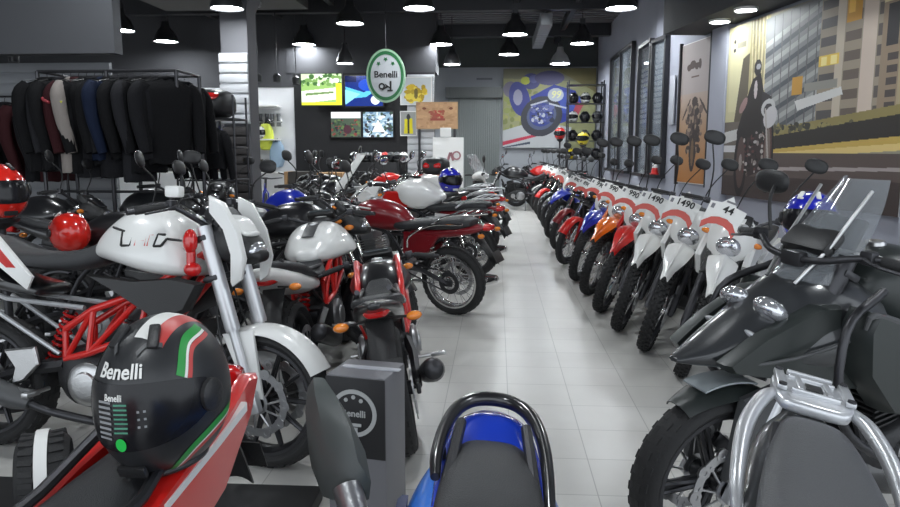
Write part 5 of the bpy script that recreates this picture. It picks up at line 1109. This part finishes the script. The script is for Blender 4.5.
# ------------------------------------------------------------------ hero helmet
HB = mat('matt_black_shell', (.022, .023, .025), .36)
hm = helmet('matt black full face helmet with green white and red stripes, left foreground', HB, name='full_face_helmet')
C0 = Vector((0, 0, .125))
def hp(az, el, k=1.01): return helmet_fn(R(az), R(el), k)+C0
def band(par, path, w0, w1, m, nm, k=1.008):
    g = G(); P = catmull([Vector((a, e, 0)) for a, e in path], 8); rows = []
    for i, p in enumerate(P):
        t_ = (P[min(i+1, len(P)-1)]-P[max(i-1, 0)]).normalized(); n_ = Vector((-t_.y, t_.x, 0)); rows.append((p+n_*w0, p+n_*w1))
    vs = []; nj = 4
    for a_, b_ in rows:
        for j in range(nj+1): q = a_.lerp(b_, j/nj); vs.append(hp(q.x, q.y, k))
    fs = [(i*(nj+1)+j, i*(nj+1)+j+1, (i+1)*(nj+1)+j+1, (i+1)*(nj+1)+j) for i in range(len(rows)-1) for j in range(nj)]
    g.add(vs, fs); return obj(nm, g, m, par)
GRN = mat('stripe_green', (.02, .28, .05), .4); WHS = mat('stripe_white', (.75, .75, .72), .4); RDS = mat('stripe_red', (.50, .05, .045), .4)
for sg in (1, -1):
    side = [(56*sg, 24), (66*sg, 42), (80*sg, 50), (112*sg, 52)]
    s_ = 1 if sg > 0 else -1
    band(hm, side, 6*s_, -1.5*s_, GRN, 'green_stripe'); band(hm, side, -1.5*s_, -4*s_, WHS, 'white_stripe', 1.009); band(hm, [(a, e-.5) for a, e in side], -4*s_, -8*s_, RDS, 'red_stripe')
    low = [(38*sg, -58), (48*sg, -44), (62*sg, -30), (84*sg, -20), (110*sg, -16)]
    band(hm, low, 3*s_, -4*s_, GRN, 'green_stripe'); band(hm, low, -4*s_, -6*s_, WHS, 'white_stripe', 1.009); band(hm, low, -6*s_, -11*s_, RDS, 'red_stripe')
# crown stripe
for y0, y1, m, nm in ((-.012, .020, WHS, 'crown_white'), (.020, .046, RDS, 'crown_red')):
    g = G(); rows = []
    for i in range(18):
        x = .075-.17*i/17; pr = []
        for y in (y0, (y0+y1)/2, y1):
            yy = y+.012; rr = max(0, 1-(x/.155)**2-(yy/.127)**2); pr.append(Vector((x, yy, .125+.1425*rr**.5)))
        rows += pr
    g.add(rows, [(i*3+j, i*3+j+1, i*3+j+4, i*3+j+3) for i in range(17) for j in range(2)]); obj(nm, g, m, hm)
# raised brow vent shapes
for sg in (-1, 1):
    band(hm, [(sg*14, 47), (sg*26, 54), (sg*44, 51)], 2*sg, -2*sg, SATIN, 'vent_ridge', 1.02)
def onh(a0, e0, k):
    def f_(x, y, z): 
        rad = .15; return helmet_fn(R(a0)+x/(.135*math.cos(R(e0))), R(e0)+y/.14, k+z*4)+C0
    return f_
obj('lettering', text_g('Benelli', .036, onh(-2, 34, 1.022), .0012), WHS, hm)
vz = [o for o in hm.children if o.name.startswith('visor')][0]
obj('visor_lettering', text_g('Benelli', .015, onh(-4, 17, 1.035), .0006), WHS, vz)
g = G(); gt = mat('sticker_green_text', (.06, .25, .16), .5); gw = mat('sticker_grey_text', (.25, .26, .27), .5)
def vb(a0, a1, e0, e1): 
    return [helmet_fn(R(a), R(e), 1.037)+C0 for a, e in ((a0, e0), (a1, e0), (a1, e1), (a0, e1))]
for k in range(7): g.add(vb(-3, 9, 12-3*k, 13.2-3*k), [(0, 1, 2, 3)])
obj('sticker_green_lines', g, gt, vz); g = G()
for k in range(8): g.add(vb(-20, -6, 13-3.4*k, 14.6-3.4*k), [(0, 1, 2, 3)])
for k in range(3):
    for j in range(2): g.add(vb(17+5*j, 19+5*j, 7-5*k, 8.5-5*k), [(0, 1, 2, 3)])
obj('sticker_grey_lines', g, gw, vz); g = G(); n = 16
g.add([helmet_fn(R(2)+.085*math.cos(2*PI*i/n), R(-14)+.085*math.sin(2*PI*i/n), 1.04)+C0 for i in range(n)], [list(range(n))]); obj('green_dot', g, mat('dot_green', (.02, .55, .08), .4), vz)
hm.location = (-.655, 1.365, .800); hm.rotation_euler = (R(2), R(4), R(-97)); hm.scale = (.98, .96, 1.12)
# ------------------------------------------------------------------ carton and things on the floor at left
r = thing('speaker_box', 'grey box with a black front carrying a round brand emblem', 'box', (-.495, 2.66, 0), (0, 0, R(-12)))
g = G(); g.box((0, 0, .295), (.24, .22, .59), b=.012); obj('body', g, mat('grey_carton', (.16, .16, .175), .45), r)
g = G(); g.box((0, -.112, .43), (.236, .008, .31), b=.003); fp = obj('front_panel', g, mat('panel_black', (.012, .012, .014), .5), r)
PG = mat('printed_grey', (.42, .43, .43), .5)
g = G(); g.lathe([(.092, 0), (.092, .003), (.076, .003), (.076, 0)], (-.005, -.118, .45), (0, -1, 0), 36, closed=True); obj('emblem_ring', g, PG, fp)
g = G()
for x, z in ((-.035, .50), (-.005, .512), (.025, .50)): g.lathe([(.008, 0), (.008, .003), (0, .003)], (x, -.118, z), (0, -1, 0), 8)
obj('emblem_dots', g, PG, fp); obj('lettering', text_g('Benelli', .036, lambda x, y, z: (x-.005, -.1195-z, .448+y), .001), PG, fp)
g = G(); g.box((-.005, -.1195, .405), (.06, .002, .012)); g.box((-.005, -.1195, .385), (.03, .002, .02)); obj('emblem_mark', g, PG, fp)
g = G(); g.box((.02, 0, .592), (.235, .03, .004)); obj('packing_tape', g, mat('pale_tape', (.45, .46, .5), .35), r)
# fat tyre with a white paper band
c = at_y(30, 442, 2.35); r = thing('wrapped_tyre', 'fat black tyre with a white paper band standing on the platform', 'tyre', (c.x, 2.42, PZ), (0, 0, R(-62)))
g = G(); prof = [(.10, -.06), (.13, -.085)]+[(.175-.05*(1-math.cos(a)), .095*math.sin(a)) for a in [R(x) for x in range(-80, 81, 16)]]+[(.13, .085), (.10, .06)]
g.lathe([(q[0], q[1]) for q in prof], (0, 0, .175), (0, 1, 0), 40, closed=True)
for k in range(26):
    a = 2*PI*k/26
    for sg in (-1, 1): g.box((math.cos(a)*.168, sg*.05, .175+math.sin(a)*.168), (.012, .05, .02), (0, -a, sg*.3))
obj('tread', g, RUBBER, r); g = G(); g.lathe([(.182, -.022), (.182, .022), (.178, .022), (.178, -.022)], (0, 0, .175), (0, 1, 0), 40, closed=True); obj('paper_band', g, WHITEC, r)
r.scale = (.95,)*3
# ------------------------------------------------------------------ red helmets, blue helmets, top case
RH = helmet('large red full face helmet on a stand at the left edge', mat('helmet_red', (.70, .02, .012), .2, coat=.8), name='full_face_helmet')
c = at_y(-2, 189, 3.75); RH.location = (c.x, c.y, c.z-.135*1.18); RH.rotation_euler = (0, 0, R(-35)); RH.scale = (1.12,)*3
g = G(); zt = c.z-.135*1.18; g.lathe([(.16, 0), (.16, .02), (.03, .04), (.022, .08), (.022, zt-.06), (.09, zt-.02), (.095, zt-.002), (0, zt)], n=24); o = obj('helmet_stand', g, DARKM); o.location = (c.x, c.y, 0); tag(o, 'dark pole stand holding the large red helmet', 'stand')
h2 = helmet('small red helmet with pale marks on the seat behind the white motorcycle', mat('helmet_red', (.70, .02, .012)), name='open_helmet', vis=mat('helmet_red', (.7, .02, .012)), accent=WHS)
c = at_y(71, 248, 4.05); h2.location = (c.x, c.y, c.z-.02); h2.rotation_euler = (0, 0, R(150)); h2.scale = (.86,)*3
for a, e in ((10, 35), (30, 45), (-20, 40), (50, 30), (5, 20), (70, 38), (-40, 25), (-15, 62)):
    g = G(); n = 8; g.add([helmet_fn(R(a)+.09*math.cos(2*PI*i/n), R(e)+.07*math.sin(2*PI*i/n), 1.035)+C0 for i in range(n)], [list(range(n))]); obj('pale_mark', g, WHS, h2)
BHM = mat('helmet_blue', (.015, .02, .42), .2, coat=.8)
h3 = helmet('blue helmet with white graphics on the tail of the white and blue motorcycle', BHM, name='full_face_helmet', accent=WHS); c = at_y(450, 180, 7.9)
h3.location = (c.x, c.y, c.z-.13); h3.rotation_euler = (0, 0, R(-60))
for a, e in ((30, 40), (50, 15), (70, 45), (-20, 50), (-60, 20), (-50, -30), (40, -25), (0, -45)):
    g = G(); n = 8; g.add([helmet_fn(R(a)+.12*math.cos(2*PI*i/n), R(e)+.05*math.sin(2*PI*i/n), 1.035)+C0 for i in range(n)], [list(range(n))]); obj('white_graphic', g, WHS, h3)
h4 = dup(h3, 'deep blue helmet by the mirror of the black tourer, in front of the mural', (0, 0, 0), (0, 0, R(-120))); c = at_y(810, 220, 3.6); h4.location = (c.x, c.y, c.z-.125); h4.scale = (1.0,)*3
g = G(); zt = c.z-.125; g.lathe([(.16, 0), (.16, .02), (.03, .04), (.022, .08), (.022, zt-.06), (.08, zt-.02), (.08, zt-.002), (0, zt)], n=24); o = obj('helmet_stand', g, DARKM); o.location = (c.x, c.y, 0); tag(o, 'dark pole stand under the deep blue helmet by the mural', 'stand')
r = thing('top_case', 'black motorcycle top case with red reflectors in the left row', 'luggage case'); c = at_y(436, 162, 8.6); r.location = (c.x, c.y, c.z-.15); r.rotation_euler = (0, 0, R(75)); r.scale = (.72,)*3
g = G(); g.body([(-.20, .04, .20, .14, 3), (-.12, .0, .27, .20, 3.4), (.12, .0, .28, .20, 3.4), (.20, .04, .20, .15, 3)], 24, 4, .02); obj('shell', g, PLASTIC, r)
for sg in (-1, 1): g = G(); g.body([(-.232, .12, .17, .05, 3), (-.19, .10, .20, .06, 3)], 14, 2, .006, y0=sg*.09); obj('reflector', g, LENSR, r)
# black and red top case high on a shelf rail by the pillar
r = thing('top_case', 'black top case with a red lid stripe on the shelf beside the pillar', 'luggage case'); c = at_y(212, 107, 7.8); r.location = (c.x, c.y, c.z-.12); r.rotation_euler = (0, 0, R(-100))
g = G(); g.body([(-.20, .04, .20, .16, 3), (-.12, .0, .30, .22, 3.2), (.12, .0, .30, .22, 3.2), (.22, .06, .20, .17, 3)], 24, 4, .02); obj('shell', g, PLASTIC, r)
g = G(); g.body([(.10, .21, .29, .19, 3), (.20, .18, .25, .18, 3), (.235, .17, .215, .15, 3)], 20, 3, .008); obj('red_stripe', g, LENSR, r)
# ------------------------------------------------------------------ jackets on the rail
FAB = dict(black=(.006, .006, .007), charcoal=(.011, .011, .013), navy=(.008, .014, .035), grey=(.27, .24, .22), dred=(.035, .008, .010), graph=(.018, .018, .021))
def fab(k): return mat('fabric_'+k, FAB[k], .85, spec=.2, bump=(60, .5))
def jacket(label, k, loc, rz, L=.78, accent=None, group=None):
    r = thing('motorcycle_jacket', label, 'jacket', loc, (0, 0, rz), group); m = fab(k)
    # origin at the hook; shoulders along local y
    g = G(); S = [(-.16, .07, .045), (-.20, .17, .07), (-.26, .215, .10), (-.40, .20, .115), (-.62, .19, .10), (-.16-L, .20, .085)]; rings = []
    S = catmull_n(S, 4)
    for z, w, d_ in S: rings.append([(d_*math.copysign(abs(math.sin(2*PI*i/20))**.8, math.sin(2*PI*i/20)), w*math.copysign(abs(math.cos(2*PI*i/20))**.7, math.cos(2*PI*i/20)), z+.01*math.sin(i*2.1+z*9)) for i in range(20)])
    g.loft(rings); obj('body', g, m, r)
    for sg in (-1, 1):
        g = G(); rg_ = random.Random(hash(label) % 99+sg); g.tube([(0, sg*.17, -.215), (.0, sg*.235, -.30), (.03, sg*.255, -.50), (.07, sg*.245, -.66), (.10, sg*.235, -.80)], [.062, .072, .062, .055, .046], 12, m=4); obj('sleeve', g, m, r)
    g = G(); g.tube([(.03*math.cos(a), .075*math.sin(a), -.155+.01*math.cos(a)) for a in [2*PI*i/16 for i in range(16)]], .016, 8, closed=True); obj('collar', g, m, r)
    g = G(); g.tube([(0, -.19, -.205), (0, -.06, -.15), (0, 0, -.13), (0, .06, -.15), (0, .19, -.205)], .008, 6); g.tube([(0, 0, -.13), (0, 0, -.05), (.0, .02, -.01), (0, .0, .012), (0, -.018, -.002)], .003, 6); obj('hanger', g, PLASTIC, r)
    if accent:
        am, kind = accent; g = G()
        if kind == 'shoulder': g.tube([(-.065, -.262, -.33), (-.02, -.305, -.325), (.05, -.315, -.35), (.09, -.28, -.37)], .013, 6, m=3)
        if kind == 'sleeve':
            for sg in (-1, 1): g.tube([(.055, sg*.262, -.36), (.085, sg*.262, -.50), (.115, sg*.25, -.64)], .014, 6)
        if kind == 'panel':
            for sg in (-1, 1): g.box((.0, sg*.222, -.42), (.11, .03, .26), b=.012)
        obj('stripe', g, am, r)
    for ch in r.children: ch.location.z = .075 if not ch.name.startswith('hanger') else 0; 
    for ch in r.children:
        if ch.name.startswith('hanger'): ch.scale = (1, 1, .5)
    return r
JW = mat('reflective_white', (.6, .6, .6), .4); JY = mat('reflective_yellow', (.55, .55, .03), .4); JR = mat('cloth_red', (.28, .02, .03), .7)
RY, RZ = 6.35, 2.08
xa, xb = at_y(37, 70, RY).x, at_y(176, 72, RY).x; RZ = at_y(100, 71, RY).z
r = thing('clothes_rail', 'black double clothes rail carrying the long row of jackets', 'clothes rail', ((xa+xb)/2, RY, 0)); hw = (xb-xa)/2
g = G()
for dy in (0, .5): g.tube([(-hw, dy, RZ), (hw, dy, RZ)], .014, 8)
o = obj('top_bar', g, DARKM, r)
for sx in (-1, 0.0, 1):
    for dy in (0, .5):
        g = G(); g.tube([(sx*hw, dy, 0), (sx*hw, dy, RZ)], .018, 8); obj('post', g, DARKM, r)
for sx in (-1, 1): g = G(); g.tube([(sx*hw, -.25, .02), (sx*hw, .75, .02)], .02, 8); g.tube([(sx*hw, 0, RZ), (sx*hw, .5, RZ)], .012, 8); obj('foot', g, DARKM, r)
g = G(); g.tube([(-hw, 0, 1.05), (hw, 0, 1.05)], .012, 8); obj('lower_bar', g, DARKM, r)
cols = ['black', 'black', 'graph', 'grey', 'dred', 'black', 'charcoal', 'navy', 'black', 'charcoal', 'black', 'graph', 'black', 'black', 'charcoal', 'black']
desc = ['black jacket at the left end of the rail', 'black jacket, second from the left end of the rail', 'charcoal jacket just left of the pale grey one', 'pale grey textile jacket standing out among the black ones', 'dark red and black jacket right beside the pale grey one',
        'black jacket with a yellow shoulder stripe', 'black jacket with a slanted white sleeve stripe', 'navy blue jacket in the middle of the rail', 'black jacket just right of the navy one', 'charcoal jacket, second to the right of the navy one', 'black jacket, third to the right of the navy one', 'dark grey jacket, fourth to the right of the navy one',
        'black jacket, fifth to the right of the navy one', 'black jacket, fourth from the right end of the rail', 'charcoal jacket, third from the right end of the rail', 'black jacket, second from the right end of the rail']
n = len(cols); rg = random.Random(11)
for i, (k, dsc) in enumerate(zip(cols, desc)):
    x = xa+.06+(xb-xa-.10)*(i+.4)/n; acc = {5: (JY, 'shoulder'), 6: (JW, 'sleeve'), 4: (JR, 'shoulder'), 2: (JW, 'sleeve')}.get(i)
    j = jacket(dsc, k, (x, RY, RZ+.004), (R(rg.uniform(-28, 18))+R(-26)) if i not in (2, 3, 4, 6, 7, 8) else R({2: -48, 3: 4, 4: -40, 6: -50, 7: 0, 8: -42}[i]), L=.80+rg.uniform(-.12, .10), accent=acc, group='jackets on the black rail'); j.scale = (.88, 1, 1.0)
for i in range(9):
    x = xa+.02+(xb-xa-.1)*(i+.5)/9; jacket('black jacket on the hidden rear bar of the rail, number %s from the left' % ['one', 'two', 'three', 'four', 'five', 'six', 'seven', 'eight', 'nine'][i], 'black' if i % 3 else 'charcoal', (x, RY+.5, RZ+.004), R(-25+rg.uniform(-8, 8)), group='jackets on the rear bar')
# second rail at the far left and the short one by the pillar
r = thing('clothes_rail', 'second clothes rail cut by the left picture edge', 'clothes rail', (-5.15, 7.0, 0)); g = G(); g.tube([(-.8, 0, 0), (-.8, 0, 1.95), (.85, 0, 1.95), (.85, 0, 0)], .016, 8); obj('frame', g, DARKM, r); g = G(); g.box((-.8, 0, .02), (.05, .6, .04)); g.box((.85, 0, .02), (.05, .6, .04)); obj('foot', g, DARKM, r)
for i in range(8): jacket('dark %s jacket on the second rail, %s from its right end' % ('red' if i % 2 == 0 else 'grey', ['first', 'second', 'third', 'fourth', 'fifth', 'sixth', 'seventh', 'eighth'][i]), 'dred' if i % 2 == 0 else 'charcoal', (-4.38-.17*i, 7.0, 1.954), R(-15+rg.uniform(-8, 8)), L=.75, group='jackets on the second rail')
xs = at_y(178, 100, 7.6).x; xe = at_y(228, 100, 7.6).x
r = thing('shelf_rack', 'black wire shelf rack holding the red striped top case', 'rack', ((xs+xe)/2, 7.8, 0)); hw = (xe-xs)/2+.05; g = G()
for x in (-hw, hw):
    for y in (-.2, .2): g.tube([(x, y, 0), (x, y, 2.0)], .012, 6)
obj('posts', g, DARKM, r)
c = at_y(212, 107, 7.8)
for z in (.5, 1.1, 1.45, c.z-.135): g = G(); g.box((0, 0, z), (2*hw+.02, .42, .02), b=.004); obj('shelf', g, DARKM, r)
for i in range(5):
    jj = jacket('folded dark trousers hanging below the top case, %s from the left' % ['first', 'second', 'third', 'fourth', 'fifth'][i], 'black' if i % 2 else 'charcoal', (xs+.05+.095*i, 7.5, 1.70), R(70), L=.5, group='dark garments below the top case'); jj.scale = (.8, .6, .8)
# ------------------------------------------------------------------ lit accessory wall
rg = random.Random(21); WY = 15.45
for k, (z, lab) in enumerate(((2.35, 'upper'), (1.65, 'middle'), (.95, 'lower'))):
    g = G(); g.box((0, 0, 0), (3.9, .30, .03), b=.005); o = obj('wall_shelf', g, P_WHITE); o.location = (-6.6, 15.37, z); tag(o, '%s white shelf on the lit accessory wall' % lab, 'shelf')
hk = [P_BLACK, P_WHITE, P_RED, P_GREY, P_BLUE, P_YELLOW, P_GRAPH]
hn = ['black', 'white', 'red', 'grey', 'blue', 'yellow', 'dark grey']
HP = helmet('x', P_BLACK, name='shelf_helmet'); ordn = ['first', 'second', 'third', 'fourth', 'fifth', 'sixth', 'seventh', 'eighth', 'ninth', 'tenth', 'eleventh', 'twelfth']
for k, z in enumerate((1.67, .97)):
    for i in range(10):
        q = rg.randrange(7); dup(HP, '%s helmet on the %s shelf of the accessory wall, %s from the left' % (hn[q], ('middle', 'lower')[k], ordn[i]), (-8.3+.36*i, 15.36, z), (0, 0, R(-90+rg.uniform(-30, 30))), 'helmets on the accessory wall', dict(shell=hk[q]))
# hanging gear on the wall
def hang(label, x, z, k, m):
    r = thing(k, label, {'backpack': 'backpack', 'riding_gloves': 'gloves'}[k], (x, 15.42, z)); g = G()
    if k == 'backpack':
        g.body([(-.26, -.08, .08, .12, 3), (-.1, -.09, .10, .16, 3), (.12, -.08, .10, .15, 3), (.24, -.05, .06, .10, 3)], 18, 3, .03); g.v = [Vector((v.y, v.z-.05, v.x)) for v in g.v]; obj('bag', g, m, r); g = G(); g.tube([(-.06, 0, .24), (0, .0, .32), (.06, 0, .24)], .01, 6, m=3); obj('strap', g, PLASTIC, r)
    else:
        for sx in (-1, 1):
            g = G(); g.tube([(sx*.07, 0, .10), (sx*.07, 0, 0), (sx*.075, 0, -.06)], [.045, .04, .05], 8); 
            for j in range(4): g.tube([(sx*.075+.024*(j-1.5), 0, -.08), (sx*.075+.028*(j-1.5), 0, -.17)], .011, 6)
            g.tube([(sx*.11, 0, -.02), (sx*.14, 0, -.09)], .012, 6); obj('glove', g, m, r)
    return r
vis = mat('hi_vis_yellow', (.62, .70, .08), .6); LB = mat('pale_blue_cloth', (.30, .42, .55), .7)
for i, (x, z, k, m, lab) in enumerate([(-5.35, 2.05, 'backpack', P_BLACK, 'black backpack hung high on the accessory wall'), (-5.0, 2.1, 'riding_gloves', P_BLACK, 'black gloves pair hung high beside the backpack'), (-4.75, 2.1, 'riding_gloves', P_GREY, 'grey gloves pair hung high near the green television'), (-4.95, 1.72, 'backpack', vis, 'bright yellow green backpack on the accessory wall'), (-4.72, 1.35, 'backpack', LB, 'pale blue backpack on the accessory wall by the partition'),
                              (-5.7, 2.1, 'riding_gloves', P_BLACK, 'black gloves pair high behind the pillar'), (-6.1, 2.0, 'backpack', P_GRAPH, 'dark backpack left of the pillar'), (-6.5, 2.05, 'riding_gloves', P_RED, 'red gloves pair left of the pillar')]): hang(lab, x, z, k, m)
# bicycles by the counter
def bicycle(label, x, y, h, m, lean=4):
    r = thing('bicycle', label, 'bicycle', (x, y, 0), (R(-lean), 0, R(h)))
    for nm, xx in (('front_wheel', 1.0), ('rear_wheel', 0)): wheel(r, nm, (xx, 0, .32), .32, .045, 'wire', 0, None, rimm=DARKM, spm=CHROME, rim_r=.285)
    g = G(); g.tube([(0, 0, .32), (.38, 0, .28), (.82, 0, .72), (.24, 0, .78), (.38, 0, .28)], .016, 8); g.tube([(0, .0, .32), (.25, 0, .74)], .010, 6); g.tube([(1.0, .05, .32), (.88, .05, .62), (.82, 0, .70), (.88, -.05, .62), (1.0, -.05, .32)], .014, 8); obj('frame', g, m, r)
    g = G(); g.tube([(.82, 0, .72), (.80, 0, .90)], .014, 8); g.tube([(.74, -.3, .93), (.80, -.1, .90), (.80, .1, .90), (.74, .3, .93)], .013, 8); obj('handlebar', g, DARKM, r)
    g = G(); g.body([(.08, .86, .90, .07, 3), (.2, .86, .90, .05, 3), (.32, .87, .89, .02, 3)], 12, 2, .01); g.cyl((.24, 0, .76), (.2, 0, .87), .012); obj('saddle', g, SEATM, r)
    g = G(); g.lathe([(.09, -.004), (.09, .004), (.02, .004), (.02, -.004)], (.38, -.05, .28), (0, 1, 0), 20, closed=True); g.tube([(.38, -.06, .28), (.46, -.08, .13), (.46, -.16, .13)], .009, 6); g.tube([(.38, .06, .28), (.30, .08, .43), (.30, .16, .43)], .009, 6); obj('crankset', g, ALU, r)
    g = G(); g.tube([(.1, .06, .3), (.12, .16, .0)], .008, 6); obj('kickstand', g, DARKM, r); return r
a = at_z(297, 214, 0); bicycle('grey bicycle standing front on before the cardboard counter', a.x, a.y, -85, P_GREY)
a = at_z(268, 222, 0); bicycle('dark blue bicycle beside the grey one, nearer the pillar', a.x-.1, a.y, -70, P_BLUE)
a = at_z(250, 230, 0); bicycle('black bicycle close to the slatted pillar', a.x-.1, a.y, -80, P_BLACK)
# counter of cardboard and dark panels
a = at_z(307, 213, 0); b = at_z(343, 213, 0); cy = 14.2
def bx(nm, lab, cat, x0, x1, y0, y1, z0, z1, m, bv=.005, group=None):
    g = G(); g.box((0, 0, (z1-z0)/2), (x1-x0, y1-y0, z1-z0), b=bv); o = obj(nm, g, m); o.location = ((x0+x1)/2, (y0+y1)/2, z0); return tag(o, lab, cat, group)
CB = mat('cardboard', (.42, .25, .12), .7, noise=(4, .12)); X = lambda px: at_y(px, 200, cy).x
r = thing('cardboard_box', 'tall brown cardboard box below the television wall', 'box', ((X(317)+X(342))/2, cy+.3, 0)); w_ = X(342)-X(317); g = G(); g.box((0, 0, .49), (w_, .5, .98), b=.006); obj('carton', g, CB, r); g = G(); g.box((0, -.252, .6), (.05, .004, .05)); obj('red_mark', g, REDC, r); g = G(); g.box((0, -.002, .982), (.06, .5, .004)); obj('packing_tape', g, mat('brown_tape', (.35, .2, .09), .3), r)
bx('counter', 'dark counter front left of the cardboard box', 'counter', X(288), X(316), cy+.05, cy+.6, 0, 1.0, mat('counter_dark', (.06, .055, .05), .6))
bx('side_panel_board', 'narrow tan board at the left end of the dark counter', 'board', X(285)-.02, X(288)-.01, cy+.05, cy+.6, 0, 1.0, CB)
bx('back_shelf', 'black shelf unit under the lower televisions', 'shelf', X(345), X(393), cy+.55, cy+.95, 0, 1.18, mat('shelf_black', (.015, .015, .017), .5))
for i in range(9): dup(HP, '%s helmet on the black shelf below the televisions, %s from the left' % (['white', 'black', 'grey', 'black', 'white', 'red', 'black', 'grey', 'white'][i], ordn[i]), (X(348)+.125*7.2/7*i, cy+.72, 1.18), (0, 0, R(-90+rg.uniform(-30, 30))), 'helmets below the televisions', dict(shell=[P_WHITE, P_BLACK, P_GREY, P_BLACK, P_WHITE, P_RED, P_BLACK, P_GREY, P_WHITE][i]), scale=.8)
# gear rack at the back right with helmets
gx, gy = 2.15, 18.2
r = thing('gear_rack', 'tall dark rack full of helmets and gear at the back right corner', 'rack', (gx, gy, 0)); g = G()
for x in (-.42, .42):
    for y in (-.2, .2): g.box((x, y, 1.55), (.03, .03, 3.1))
obj('posts', g, DARKM, r)
for z in (1.2, 1.65, 2.1, 2.55, 3.0): g = G(); g.box((0, 0, z), (.9, .42, .02)); obj('shelf', g, DARKM, r)
for k, z in enumerate((1.21, 1.66, 2.11, 2.56)):
    for i in range(3):
        q = [(5, 0, 0), (0, 3, 0), (1, 0, 3), (0, 1, 0)][k][i]; dup(HP, '%s helmet on the back corner rack, %s shelf, %s from the left' % (hn[q], ['lowest', 'second', 'third', 'top'][k], ordn[i]), (gx-.29+.29*i, gy-.02, z), (0, 0, R(-100+rg.uniform(-20, 20))), 'helmets on the back corner rack', dict(shell=hk[q]))
# seats on the far row: helmets and covers of colour seen over the bikes
for (px, py, Y, q, lab) in ((560, 134, 16.4, 2, 'red helmet on a slim stand at the far end of the right row'), (583, 139, 15.2, 5, 'yellow helmet on a slim stand above the far right row')):
    c = at_y(px, py, Y); dup(HP, lab, (c.x, c.y, c.z-.12), (0, 0, R(-110)), None, dict(shell=hk[q])); zt = c.z-.12
    g = G(); g.lathe([(.15, 0), (.15, .02), (.02, .04), (.018, zt-.06), (.07, zt-.02), (.07, zt-.003), (0, zt)], n=20); o = obj('helmet_stand', g, DARKM); o.location = (c.x, c.y, 0); tag(o, 'slim dark stand under the far %s helmet' % hn[q], 'stand')
def kill(o):
    for c in list(o.children): kill(c)
    bpy.data.objects.remove(o)
kill(HP)
# traffic cone standing on the sill
c = at_y(654, 166, 12.1); r = thing('traffic_cone', 'small red and white traffic cone on the window sill', 'traffic cone', (wallx(12.1)-.09, 12.1, 1.0+.03)); g = G(); g.box((0, 0, .012), (.15, .15, .024), b=.005); g.lathe([(.06, .02), (.045, .11)], n=20); g.lathe([(.032, .19), (.015, .30), (0, .302)], n=20); obj('cone_body', g, P_RED, r); g = G(); g.lathe([(.0455, .11), (.032, .19)], n=20); obj('white_collar', g, WHITEC, r)
w = bpy.data.worlds.new('daylight'); SC.world = w; w.use_nodes = True
w.node_tree.nodes['Background'].inputs[0].default_value = (.86, .93, 1.0, 1); w.node_tree.nodes['Background'].inputs[1].default_value = 1.3
SC.view_settings.view_transform = 'Standard'; SC.view_settings.look = 'None'; SC.view_settings.exposure = 0.55; SC.view_settings.gamma = 1; SC.view_settings.use_curve_mapping = False
bpy.context.view_layer.update()
